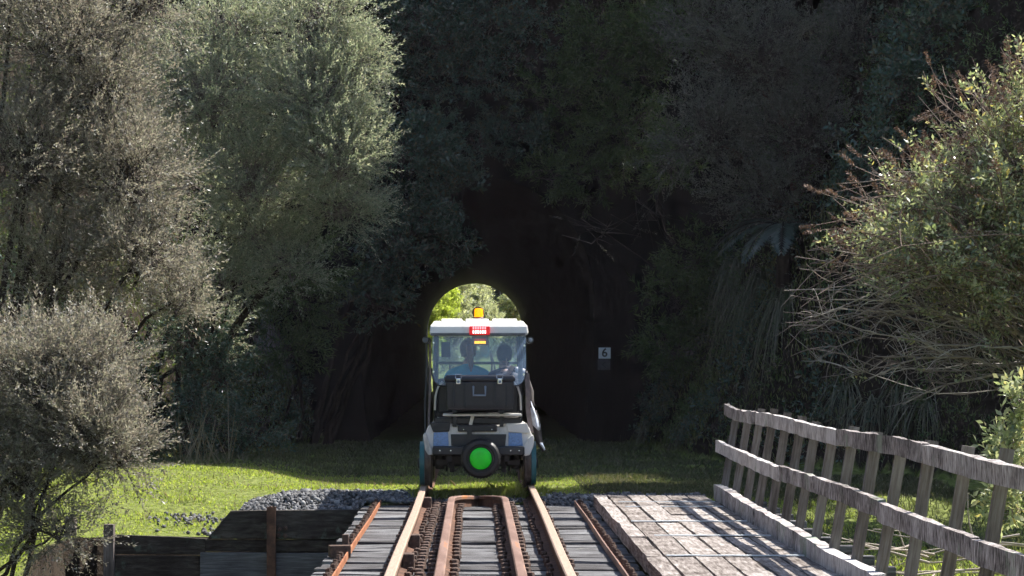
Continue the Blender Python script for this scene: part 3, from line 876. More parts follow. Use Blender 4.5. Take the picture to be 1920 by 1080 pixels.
def plant(name, label, cat, base, clumps, leaf, twig_m, bark, group=None, shoot=(14, 0.26, 0.045, 0.015, 0.9), per_twig=5, up=0.5, stems=1, r0=0.07, twig_r=0.006, seed=1, stem_spread=0.25, leafless=0.0, inner=0.35):
    """clumps: (px, py, D, rx_px, ry_px, r_depth_m, n_twigs)"""
    rng = np.random.default_rng(seed)
    base = np.array(base, float)
    t0 = thing(name, label, cat, tuple(base), group)
    limbs, limb_r = [], []
    T, TR, SP, SD, SS = [], [], [], [], []
    bpts = base + np.stack([rng.normal(0, stem_spread, stems), rng.normal(0, stem_spread, stems), np.zeros(stems)], -1)
    for ci, (px, py, D, rx, ry, rd, nt) in enumerate(clumps):
        c = P(px, py, D)
        r = np.array([rx * D / FPX, rd, ry * D / FPX])
        b0 = bpts[ci % stems]
        m = b0 * 0.45 + c * 0.55; m[2] = b0[2] * 0.3 + c[2] * 0.7 - 0.15 * abs(c[2] - b0[2]); m[:2] = b0[:2] * 0.65 + c[:2] * 0.35
        m += rng.normal(0, 0.15, 3)
        limbs.append(bez(b0[None], m[None], c[None], 10)[0] + np.concatenate([np.zeros((1, 3)), rng.normal(0, 0.03, (9, 3))]))
        limb_r.append(np.linspace(r0, r0 * 0.3, 10))
        # sub-branches through the clump
        ns = max(6, nt // 14)
        u = unit(rng.normal(size=(ns, 3)) + np.array([0, 0, up * 0.6])) * r * (0.35 + 0.35 * rng.random((ns, 1)))
        st = c - u * 0.15 - np.array([0, 0, 0.25]) * r
        sb = bez(st, c + u * 0.4 + np.array([0, 0, -0.1]) * r, c + u, 6)
        limbs_sub = sb
        T.append((limbs_sub, np.linspace(r0 * 0.3, twig_r * 1.3, 6)[None].repeat(ns, 0)))
        # twigs
        k = rng.integers(0, ns, nt); q = rng.integers(2, 6, nt)
        s = sb[k, q]
        ud = unit(rng.normal(size=(nt, 3)) + np.array([0, -0.25, 0.15 + up * 0.35]))
        e = c + ud * r * (inner + (1.0 - inner) * rng.random((nt, 1)) ** 0.45 + 0.28 * rng.random((nt, 1)) ** 3)
        mid = (s + e) / 2 - np.array([0, 0, 1]) * (up * 0.12 * r[2]) + rng.normal(0, 0.05, (nt, 3))
        tw = bez(s, mid, e, 5)
        T.append((tw, np.linspace(twig_r, twig_r * 0.35, 5)[None].repeat(nt, 0)))
        for j in range(per_twig):
            f = rng.random(nt) ** 0.6 * 0.68 + 0.32
            ii = np.minimum((f * 4).astype(int), 3); fr = f * 4 - ii
            pp = tw[np.arange(nt), ii] * (1 - fr[:, None]) + tw[np.arange(nt), ii + 1] * fr[:, None]
            dd = unit(tw[:, 4] - tw[:, 2]) + rng.normal(0, 0.42, (nt, 3)) + np.array([0, 0, up * 0.5])
            ok = rng.random(nt) >= leafless
            SP.append(pp[ok]); SD.append(dd[ok]); SS.append(0.7 + 0.6 * rng.random(ok.sum()))
    V, F_ = tubes(np.array(limbs), np.array(limb_r), 6)
    link('trunk', mesh_np('trunk', V - base, F_), bark, t0, smooth='all')
    VV, FF, o = [], [], 0
    for pth, rr in T:
        V, F_ = tubes(pth, rr, 3); VV.append(V); FF.append(F_ + o); o += len(V)
    tw_o = link('twigs', mesh_np('twigs', np.concatenate(VV) - base, np.concatenate(FF)), twig_m, t0); tag(tw_o, kind='stuff')
    SP, SD, SS = np.concatenate(SP), np.concatenate(SD), np.concatenate(SS)
    tmpls = [spray(*shoot, seed=seed * 7 + i) for i in range(3)]
    w = rng.integers(0, 3, len(SP))
    V = np.concatenate([place(tmpls[i], SP[w == i], SD[w == i], SS[w == i], rng) for i in range(3)])
    cr = link('crown', mesh_np('crown', V - base, quads(len(V))), leaf, t0)
    return t0


def gbase(px, D, dz=-0.05, x=None):
    xx = CAMX + (px - 889) * D / FPX if x is None else x
    return (xx, D, float(H(xx, D)) + dz)


# --- sunlit kanuka on the near bank
KS = (20, 0.30, 0.034, 0.0115, 0.68)
plant('kanuka_shrub', 'grey twiggy shrub at lower corner leaning over the grass in front of the timber post', 'shrub', gbase(-60, 24.6),
      [(40, 900, 24.6, 120, 110, 0.6, 110), (150, 800, 24.6, 125, 120, 0.6, 170), (60, 720, 24.8, 140, 130, 0.7, 170), (170, 690, 24.9, 95, 100, 0.5, 120), (205, 850, 24.5, 80, 75, 0.4, 80), (110, 1000, 24.3, 110, 60, 0.4, 40), (-60, 820, 24.6, 110, 190, 0.6, 80)],
      M['lf_kanuka_brown'], M['twig_dark'], M['bark_dark'], 'sunlit kanuka by the bridge', KS, 6, 0.55, 6, 0.03, 0.006, 21)
plant('kanuka_tree', 'tall brownish grey fine-leaved tree at picture edge behind the twiggy shrub', 'tree', gbase(-10, 27.6),
      [(120, 90, 27.6, 150, 140, 0.9, 230), (60, 300, 27.4, 150, 150, 0.9, 220), (230, 330, 27.6, 130, 140, 0.8, 220), (260, 480, 27.4, 115, 110, 0.7, 180), (110, 500, 27.6, 120, 110, 0.8, 130), (190, 200, 27.8, 130, 110, 0.8, 170), (20, -20, 27.8, 160, 110, 0.9, 120), (250, 20, 28.2, 110, 90, 0.8, 110), (330, 560, 27.7, 70, 60, 0.4, 60)],
      M['lf_kanuka_brown'], M['twig_dark'], M['bark_dark'], 'sunlit kanuka by the bridge', (18, 0.30, 0.036, 0.0125, 0.68), 5, 0.7, 5, 0.055, 0.006, 22)
plant('kanuka_tree', 'large grey green sunlit tree overhanging beside the tunnel mouth', 'tree', gbase(330, 37.6),
      [(400, 190, 35.6, 150, 130, 0.60, 270), (590, 190, 35.2, 130, 120, 0.54, 260), (630, 290, 35.0, 105, 95, 0.48, 220), (480, 330, 35.4, 140, 110, 0.54, 240), (600, 60, 35.6, 120, 110, 0.54, 190), (420, 60, 36.0, 130, 80, 0.54, 150), (640, 390, 35.6, 85, 70, 0.36, 110), (480, 440, 35.6, 90, 75, 0.36, 110), (330, 150, 36.0, 110, 120, 0.54, 150), (660, 130, 35.4, 70, 80, 0.36, 110), (420, 520, 35.8, 90, 60, 0.36, 80), (535, 490, 35.6, 80, 70, 0.36, 90), (330, 330, 36.2, 110, 120, 0.48, 140), (370, 620, 37.2, 90, 80, 0.30, 80)],
      M['lf_kanuka'], M['twig'], M['bark_dark'], 'sunlit kanuka by the bridge', (18, 0.30, 0.042, 0.0145, 0.68), 4, 0.6, 5, 0.05, 0.005, 23)

# --- shaded growth round the tunnel mouth
BS = (9, 0.22, 0.085, 0.032, 1.1)
NS = (10, 0.26, 0.10, 0.02, 0.9)
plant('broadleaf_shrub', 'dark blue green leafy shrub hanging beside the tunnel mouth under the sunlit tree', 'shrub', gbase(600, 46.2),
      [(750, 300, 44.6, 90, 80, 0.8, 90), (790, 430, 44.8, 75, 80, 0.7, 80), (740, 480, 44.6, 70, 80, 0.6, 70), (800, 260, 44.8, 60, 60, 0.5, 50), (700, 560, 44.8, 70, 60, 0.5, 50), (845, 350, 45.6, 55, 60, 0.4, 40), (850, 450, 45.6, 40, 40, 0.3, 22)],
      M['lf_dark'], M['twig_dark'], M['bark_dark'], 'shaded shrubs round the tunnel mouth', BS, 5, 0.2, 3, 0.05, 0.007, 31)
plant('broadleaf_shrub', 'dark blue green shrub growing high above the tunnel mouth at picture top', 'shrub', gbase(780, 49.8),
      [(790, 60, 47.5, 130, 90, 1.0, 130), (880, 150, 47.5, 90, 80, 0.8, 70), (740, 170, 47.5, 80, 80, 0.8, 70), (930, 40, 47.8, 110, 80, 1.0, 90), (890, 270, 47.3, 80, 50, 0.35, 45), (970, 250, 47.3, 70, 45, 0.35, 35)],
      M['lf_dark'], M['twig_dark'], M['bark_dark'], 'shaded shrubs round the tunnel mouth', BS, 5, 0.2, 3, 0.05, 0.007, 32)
plant('leafy_shrub', 'mid green narrow-leaved shrub on the slope above the tunnel arch', 'shrub', gbase(1120, 50.2),
      [(1130, 110, 47.4, 120, 110, 1.0, 150), (1230, 60, 47.0, 100, 80, 0.9, 110), (1040, 200, 47.6, 90, 90, 0.8, 80), (1180, 240, 46.8, 110, 90, 0.8, 100), (1260, 300, 45.4, 70, 60, 0.6, 60), (1110, 320, 47.2, 80, 60, 0.6, 50), (1040, 330, 47.2, 60, 45, 0.3, 30)],
      M['lf_green'], M['twig_dark'], M['bark_dark'], 'shaded shrubs round the tunnel mouth', NS, 5, 0.1, 3, 0.05, 0.006, 33)
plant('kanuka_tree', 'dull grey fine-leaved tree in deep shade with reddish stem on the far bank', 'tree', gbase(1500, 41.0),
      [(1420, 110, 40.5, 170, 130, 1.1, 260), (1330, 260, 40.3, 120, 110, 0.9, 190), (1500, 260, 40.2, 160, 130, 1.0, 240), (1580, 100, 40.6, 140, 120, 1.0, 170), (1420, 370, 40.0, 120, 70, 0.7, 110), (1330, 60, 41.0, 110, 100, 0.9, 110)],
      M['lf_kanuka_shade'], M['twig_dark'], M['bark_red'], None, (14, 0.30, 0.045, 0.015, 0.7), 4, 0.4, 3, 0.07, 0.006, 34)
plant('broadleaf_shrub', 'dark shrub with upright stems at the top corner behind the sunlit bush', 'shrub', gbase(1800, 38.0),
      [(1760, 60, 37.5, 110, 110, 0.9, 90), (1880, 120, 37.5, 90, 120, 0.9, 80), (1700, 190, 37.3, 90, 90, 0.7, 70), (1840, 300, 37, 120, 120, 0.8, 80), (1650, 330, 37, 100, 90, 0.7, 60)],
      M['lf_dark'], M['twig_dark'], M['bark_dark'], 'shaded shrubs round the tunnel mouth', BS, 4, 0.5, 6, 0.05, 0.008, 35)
plant('leafy_shrub', 'shaded green shrub on the bank below the large sunlit tree', 'shrub', gbase(380, 37.0),
      [(420, 700, 36.4, 80, 70, 0.6, 70), (370, 790, 36.0, 80, 70, 0.6, 70), (480, 800, 36.6, 70, 60, 0.5, 50), (360, 640, 36.4, 90, 70, 0.6, 50)],
      M['lf_dark'], M['twig_dark'], M['bark_dark'], 'shaded shrubs round the tunnel mouth', (10, 0.22, 0.06, 0.020, 1.0), 5, 0.1, 3, 0.03, 0.006, 36)
plant('bare_shrub', 'bare dead branches arching from the slope right over the tunnel arch', 'shrub', gbase(1330, 45.0),
      [(1130, 430, 45.2, 120, 45, 0.5, 16), (1230, 380, 45.0, 70, 110, 0.6, 16)],
      M['lf_kanuka_shade'], M['twig_dark'], M['bark_dark'], None, KS, 1, -0.5, 2, 0.025, 0.007, 37, leafless=0.6)
for (px, py, D, lab, sd) in ((560, 560, 43.0, 'dark leafy shrub hanging on the rock left of the tunnel arch', 38), (1275, 560, 44.0, 'dark leafy shrub on the bank right of the tunnel number plate', 39)):
    plant('leafy_shrub', lab, 'shrub', gbase(px - 40 if px < 800 else px + 60, D + 0.8),
          [(px, py, D, 80, 70, 0.6, 70), (px + 30, py - 70, D, 70, 60, 0.6, 50), (px - 20, py + 90, D, 70, 60, 0.5, 50)],
          M['lf_green'], M['twig_dark'], M['bark_dark'], 'shaded shrubs round the tunnel mouth', NS, 4, -0.3, 2, 0.03, 0.006, sd)

# --- forest on top of the cutting: it shades the tunnel mouth
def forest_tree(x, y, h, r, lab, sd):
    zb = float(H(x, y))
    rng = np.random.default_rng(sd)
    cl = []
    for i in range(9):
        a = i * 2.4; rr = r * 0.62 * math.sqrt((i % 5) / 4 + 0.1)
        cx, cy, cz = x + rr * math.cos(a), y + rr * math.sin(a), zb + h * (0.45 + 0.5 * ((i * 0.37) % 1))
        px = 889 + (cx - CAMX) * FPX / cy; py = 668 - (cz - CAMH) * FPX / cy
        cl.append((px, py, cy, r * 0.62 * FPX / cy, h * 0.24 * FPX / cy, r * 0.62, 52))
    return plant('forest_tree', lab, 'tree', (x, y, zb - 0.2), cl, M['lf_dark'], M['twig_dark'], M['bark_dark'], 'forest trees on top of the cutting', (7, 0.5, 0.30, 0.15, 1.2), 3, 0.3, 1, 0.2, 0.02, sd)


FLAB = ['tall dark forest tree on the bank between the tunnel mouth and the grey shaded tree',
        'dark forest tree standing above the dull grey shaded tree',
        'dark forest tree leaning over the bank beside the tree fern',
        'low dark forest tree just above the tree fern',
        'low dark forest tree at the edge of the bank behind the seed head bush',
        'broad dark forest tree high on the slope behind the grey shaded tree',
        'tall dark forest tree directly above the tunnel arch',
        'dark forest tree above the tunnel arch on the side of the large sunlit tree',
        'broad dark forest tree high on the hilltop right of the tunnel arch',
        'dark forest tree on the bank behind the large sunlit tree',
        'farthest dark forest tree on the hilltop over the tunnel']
for i, (x, y, h, r) in enumerate([(5.4, 45.2, 7.5, 2.4), (7.4, 44.6, 6.5, 2.2), (6.0, 41.2, 8.6, 2.1), (7.0, 39.4, 5.5, 2.0), (10.6, 35.0, 3.5, 1.8), (8.8, 47.5, 9, 3.0), (3.4, 51.0, 8, 3.0), (-1.6, 52.5, 8, 3.0), (7.5, 51.5, 9, 3.2), (-6.5, 47.0, 7, 2.8), (2.5, 57, 9, 3.5)]):  # bank trees added mostly out of view, sized for the shade they cast
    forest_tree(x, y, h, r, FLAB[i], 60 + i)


# --- hanging tussocks, dead fronds, ferns
def blades(base, n, length, droop, spread, width, rng, az=None, tilt=0.6):
    """arching strap blades from a crown: V,F quads (3 segments each)"""
    a = rng.random(n) * 2 * np.pi if az is None else az + rng.normal(0, spread, n)
    L = length * (0.55 + 0.6 * rng.random(n))
    t = np.linspace(0, 1, 4)[None, :, None]
    out = np.stack([np.cos(a), np.sin(a), 0 * a], -1)
    rise = tilt * (0.4 + 0.8 * rng.random(n))
    p = np.array(base)[None, None] + rng.normal(0, 0.05, (n, 1, 3)) + out[:, None] * (L[:, None, None] * (0.62 * t)) * 0.8 + np.array([0, 0, 1.0]) * (L[:, None, None] * (rise[:, None, None] * t - droop * t * t))
    side = unit(np.cross(out, np.array([0, 0, 1.0])) + rng.normal(0, 0.5, (n, 3)))[:, None]
    w = width * np.array([0.7, 1, 0.7, 0.08])[None, :, None]
    V = np.stack([p - side * w / 2, p + side * w / 2], 2)
    idx = np.arange(n * 8).reshape(n, 4, 2)
    F_ = np.stack([idx[:, :-1, 0], idx[:, :-1, 1], idx[:, 1:, 1], idx[:, 1:, 0]], -1).reshape(-1, 4)
    return V.reshape(-1, 3), F_


def tussock(label, centres, n, length, droop, width, mat, seed, az=None, spread=0.7, tilt=0.6, name='tussock'):
    rng = np.random.default_rng(seed)
    b0 = np.array(centres[0])
    t0 = thing(name, label, 'plant', tuple(b0))
    VV, FF, o = [], [], 0
    for c in centres:
        V, F_ = blades(c, n, length, droop, spread, width, rng, az, tilt)
        VV.append(V); FF.append(F_ + o); o += len(V)
    link('leaves', mesh_np('leaves', np.concatenate(VV) - b0, np.concatenate(FF)), mat, t0)
    return t0


def onbank(px, py, D0=30, D1=49):
    """first ground point along a sight line"""
    for D in np.arange(D0, D1, 0.1):
        p = P(px, py, D)
        if float(H(p[0], p[1])) > p[2]:
            return p
    return P(px, py, D1)


tussock('long dark tussock grass hanging down the bank behind the fence end', [onbank(px, py) for px, py in ((1390, 500), (1350, 520), (1440, 520), (1330, 570), (1410, 560), (1480, 560))], 170, 1.7, 1.5, 0.014, M['tuss'], 71, az=-2.0, spread=0.9)
tussock('dark hanging grasses on the bank between the number plate and the fence end', [onbank(px, py) for px, py in ((1200, 620), (1230, 690), (1180, 740), (1260, 740), (1220, 800), (1300, 790), (1190, 560))], 80, 0.9, 1.4, 0.012, M['tuss'], 76, az=-2.2, spread=0.8)
tussock('pale dead fern skirt drooping below the hanging tussock', [onbank(px, py) for px, py in ((1290, 600), (1260, 640), (1310, 640))], 90, 1.0, 1.5, 0.012, M['tuss_dry'], 72, az=-1.9, spread=0.6)
tussock('pale dead grass skirt hanging on the rock beside the shaded green shrub', [onbank(px, py) for px, py in ((495, 610), (480, 640), (510, 650))], 90, 1.1, 1.6, 0.012, M['tuss_dry'], 73, az=-1.2, spread=0.5)
tussock('clump of dull strap leaves fanning out behind the fence under the bare stems', [onbank(px, py, 26) for px, py in ((1690, 740), (1640, 760), (1740, 760), (1590, 730))], 70, 1.2, 1.1, 0.014, M['tuss'], 74, az=-1.9, spread=1.0)
tussock('tall thin dry grass stalks standing on the shaded edge of the lit lawn', [gbase(px, 33.8) for px in (345, 365, 385, 420)], 14, 0.75, 0.05, 0.010, M['grass_dry'], 75, tilt=1.3)


def frond(base, az, length, rise, droop, rng, pin=0.24, n=26):
    t = np.linspace(0, 1, 12)
    o = np.array([math.cos(az), math.sin(az), 0])
    p = np.array(base)[None] + o[None] * (length * 0.85 * t)[:, None] + np.array([0, 0, 1.0])[None] * (length * (rise * t - droop * t * t))[:, None]
    s = unit(np.cross(o, np.array([0, 0, 1.0])))
    stem = (p[None], np.linspace(0.012, 0.003, 12)[None])
    tt = np.linspace(0.12, 0.99, n)
    V = []
    for k in tt:
        i = min(int(k * 11), 10); f = k * 11 - i
        q = p[i] * (1 - f) + p[i + 1] * f; d = unit(p[i + 1] - p[i])
        L = pin * math.sin(math.pi * min(k * 0.85 + 0.12, 1)) ** 0.7
        for sg_ in (-1, 1):
            e = q + s * sg_ * L + d * L * 0.45 - np.array([0, 0, L * (0.25 + 0.15 * rng.random())])
            w = d * 0.022
            V += [q - w, (q + e) / 2 - w * 1.1 + np.array([0, 0, 0.01]), e, (q + e) / 2 + w * 1.1]
    return stem, np.array(V)


def tree_fern(label, crown, ground, fr, seed):
    rng = np.random.default_rng(seed)
    g = np.array(ground)
    t0 = thing('tree_fern', label, 'fern', tuple(g))
    c = np.array(crown)
    V, F_ = tubes(np.linspace(g, c, 7)[None], np.linspace(0.12, 0.08, 7)[None], 8)
    link('trunk', mesh_np('trunk', V - g, F_), M['bark_dark'], t0, smooth='all')
    for (az, L, rise, droop) in fr:
        stem, V = frond(c, az, L, rise, droop, rng)
        f = link('frond', mesh_np('frond', V - g, quads(len(V))), M['lf_fern'], t0)
        V2, F2 = tubes(stem[0], stem[1], 4)
        link('stalk', mesh_np('stalk', V2 - g, F2), M['bark_dark'], f)
    return t0


fc = P(1470, 425, 39.4)
tree_fern('tree fern with drooping fronds on the shaded bank beside the tunnel', fc, (fc[0], 39.6, float(H(fc[0], 39.6)) - 0.1),
          [(math.pi * 0.98, 1.35, 0.42, 0.75), (math.pi * 1.1, 1.25, 0.35, 0.7), (math.pi * 1.25, 1.1, 0.3, 0.8), (math.pi * 0.9, 1.2, 0.6, 0.8), (math.pi * 1.45, 1.1, 0.4, 0.8), (math.pi * 1.75, 1.2, 0.4, 0.8), (0.1, 1.2, 0.4, 0.8)], 81)

# --- ground cover on the banks, one mass that nobody could count
rng = np.random.default_rng(90)
n = 42000
ux = rng.uniform(-9, 11, n); uy = rng.uniform(28.5, 56, n)
uz = H(ux, uy)
slope = np.hypot(H(ux + 0.1, uy) - uz, H(ux, uy + 0.1) - uz) / 0.1
face = (np.abs(ux) < 3.0) & (uy > 47.0) & (uz < 6.5)
ok = (slope > 0.45) & (~face) & (uz > 0.0) & (uz < 13)
ok &= rng.random(n) < (0.45 + 0.55 * (vnoise(ux, uy, 0.8, 4) > -0.1))
ux, uy, uz = ux[ok], uy[ok], uz[ok]
dirs = np.stack([-np.sign(ux) * 0.5 + rng.normal(0, 0.4, len(ux)), -0.5 + rng.normal(0, 0.4, len(ux)), 0.45 + rng.normal(0, 0.4, len(ux))], -1)
for nm, tm, mt, sel in (('undergrowth', spray(9, 0.24, 0.065, 0.018, 1.0, 5), M['lf_green'], vnoise(ux, uy, 0.6, 9) > 0.05), ('undergrowth', spray(8, 0.22, 0.07, 0.026, 1.2, 6), M['lf_dark'], vnoise(ux, uy, 0.6, 9) <= 0.05)):
    V = place(tm, np.stack([ux, uy, uz], -1)[sel], dirs[sel], 0.7 + 0.8 * rng.random(sel.sum()), rng)
    tag(link(nm, mesh_np(nm, V, quads(len(V))), mt), kind='stuff')

# --- grass
def grass_mesh(n, box, hmin, hmax, w, rng, test):
    x = rng.uniform(box[0], box[1], n); y = rng.uniform(box[2], box[3], n)
    ok = test(x, y, rng.random(n))
    x, y = x[ok], y[ok]; k = len(x)
    z = H(x, y)
    hgt = rng.uniform(hmin, hmax, k) * (0.7 + 0.5 * (vnoise(x, y, 2.2, 6) + 0.3))
    hgt = np.clip(hgt, hmin * 0.6, hmax * 1.5)
    a = rng.random(k) * 2 * np.pi
    ln = rng.normal(0, 0.45, (k, 2)) * hgt[:, None]
    sx, sy = np.cos(a) * w / 2, np.sin(a) * w / 2
    b = np.stack([x, y, z - 0.01], -1)
    s = np.stack([sx, sy, 0 * sx], -1)
    mid = b + np.stack([ln[:, 0] * 0.3, ln[:, 1] * 0.3, hgt * 0.6], -1)
    tip = b + np.stack([ln[:, 0], ln[:, 1], hgt], -1)
    V = np.stack([b - s, b + s, mid + s * 0.7, tip, mid - s * 0.7], 1).reshape(-1, 3)
    i = np.arange(k * 5).reshape(k, 5)
    return V, i


def add_grass(n, box, hmin, hmax, w, seed, test, mat):
    V, F_ = grass_mesh(n, box, hmin, hmax, w, np.random.default_rng(seed), test)
    tag(link('grass', mesh_np('grass', V, F_), mat), kind='stuff')


def on_lawn(x, y, u):
    sl = np.hypot(H(x + 0.1, y) - H(x, y), H(x, y + 0.1) - H(x, y)) / 0.1
    heap = ((x < -0.75) & (y < 29.9 + 0.4 * vnoise(x, y, 1.3, 1)) & (x > -2.35 + 0.35 * vnoise(x, y, 2.0, 2)))
    heap2 = (x > 0.72) & (x < 2.0) & (y < 28.7 + 0.15 * vnoise(x, y, 2.0))
    track = (np.abs(x) < 0.7) & (y < 28.15)
    railz = (np.abs(np.abs(x) - 0.5685) < 0.05)
    brd = (x > -3.9) & (x < 2.75) & (y < 27.72)
    return (sl < 0.8) & ~heap & ~heap2 & ~track & ~railz & ~brd & (u < 0.6 + 0.5 * (vnoise(x, y, 1.7, 3) > -0.4))


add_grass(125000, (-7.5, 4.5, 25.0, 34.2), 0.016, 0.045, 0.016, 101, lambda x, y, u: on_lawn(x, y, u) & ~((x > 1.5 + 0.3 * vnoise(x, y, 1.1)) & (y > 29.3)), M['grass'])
add_grass(30000, (1.2, 5.5, 28.8, 34.2), 0.02, 0.08, 0.016, 108, on_lawn, M['grass_shaded'])
add_grass(50000, (-5.5, 4.5, 33.6, 48.0), 0.03, 0.09, 0.018, 102, on_lawn, M['grass_shaded'])
add_grass(30000, (2.8, 9.0, 17.0, 28.5), 0.03, 0.09, 0.015, 103, lambda x, y, u: on_lawn(x, y, u) & (vnoise(x, y, 0.9, 12) > -0.15) & (y < 26.8), M['grass'])
add_grass(26000, (2.8, 9.0, 17.0, 29.5), 0.03, 0.10, 0.015, 109, on_lawn, M['grass_shaded'])
def on_bank(x, y, u):
    z = H(x, y)
    sl = np.hypot(H(x + 0.1, y) - z, H(x, y + 0.1) - z) / 0.1
    return (sl > 0.5) & (z < 3.2 + 1.5 * vnoise(x, y, 0.7, 3)) & (z > -0.2) & (y < 47.4) & (u < 0.35 + 0.65 * (vnoise(x, y, 1.1, 7) > -0.2))


add_grass(36000, (-7.0, -2.3, 32.5, 47.5), 0.05, 0.14, 0.02, 106, on_bank, M['grass_moss'])
add_grass(36000, (2.4, 7.0, 32.0, 47.5), 0.05, 0.14, 0.02, 107, on_bank, M['grass_moss'])
add_grass(5200, (-0.75, 0.75, 28.0, 29.6), 0.07, 0.15, 0.010, 104, on_lawn, M['grass'])
add_grass(3000, (-4.5, 2.2, 28.2, 33.5), 0.03, 0.10, 0.008, 105, on_lawn, M['grass_dry'])

# --- ballast gravel
def gravel(n, test, seed):
    rng = np.random.default_rng(seed)
    ph = (1 + 5 ** 0.5) / 2
    iv = unit(np.array([(-1, ph, 0), (1, ph, 0), (-1, -ph, 0), (1, -ph, 0), (0, -1, ph), (0, 1, ph), (0, -1, -ph), (0, 1, -ph), (ph, 0, -1), (ph, 0, 1), (-ph, 0, -1), (-ph, 0, 1)], float))
    it = np.array([(0, 11, 5), (0, 5, 1), (0, 1, 7), (0, 7, 10), (0, 10, 11), (1, 5, 9), (5, 11, 4), (11, 10, 2), (10, 7, 6), (7, 1, 8), (3, 9, 4), (3, 4, 2), (3, 2, 6), (3, 6, 8), (3, 8, 9), (4, 9, 5), (2, 4, 11), (6, 2, 10), (8, 6, 7), (9, 8, 1)])
    x, y, z = test(n, rng)
    k = len(x)
    r = rng.uniform(0.013, 0.032, k)
    sh = rng.uniform(0.55, 1.3, (k, 1, 3)) * (1 + rng.normal(0, 0.26, (k, 12, 1)))
    V = iv[None] * sh * r[:, None, None]
    a = rng.random(k) * 6.28
    c, s = np.cos(a)[:, None], np.sin(a)[:, None]
    V = np.stack([V[..., 0] * c - V[..., 1] * s, V[..., 0] * s + V[..., 1] * c, V[..., 2]], -1) + np.stack([x, y, z], -1)[:, None]
    F_ = (it[None] + (np.arange(k) * 12)[:, None, None]).reshape(-1, 3)
    tag(link('gravel', mesh_np('gravel', V.reshape(-1, 3), F_), M['stone']), kind='stuff')


def heap_left(n, rng):
    x = rng.uniform(-2.75, -0.68, n); y = rng.uniform(27.76, 30.1, n)
    e = ((x + 1.45) / 1.1) ** 2 + ((y - 28.7) / 1.3) ** 2
    ok = e < 1.0 + 0.25 * vnoise(x, y, 3.0)
    x, y, e = x[ok], y[ok], e[ok]
    return x, y, H(x, y) + 0.055 * np.clip(1 - e, 0, 1) * rng.random(len(x)) + 0.010


def heap_right(n, rng):
    x = rng.uniform(0.66, 2.4, n); y = rng.uniform(27.0, 28.75, n)
    ok = (y > 27.6) | (x > 1.16)
    ok &= ~((x > 1.1) & (y < 27.05))
    x, y = x[ok], y[ok]
    return x, y, np.maximum(H(x, y), -0.2) + 0.05 * rng.random(len(x))


def bed_bits(n, rng):
    x = rng.uniform(-0.9, 0.9, n); y = rng.uniform(27.55, 28.6, n)
    ok = np.abs(np.abs(x) - 0.5685) > 0.06
    x, y = x[ok], y[ok]
    return x, y, H(x, y) + 0.03 * rng.random(len(x))


def bits_left(n, rng):
    x = np.concatenate([rng.normal(-3.05, 0.22, n // 2), rng.normal(-2.72, 0.12, n // 2)]); y = np.concatenate([rng.normal(28.6, 0.18, n // 2), rng.normal(27.95, 0.12, n // 2)])
    return x, y, H(x, y) + 0.015


gravel(6500, heap_left, 1)
gravel(3000, heap_right, 2)
gravel(500, bed_bits, 3)
gravel(170, bits_left, 4)

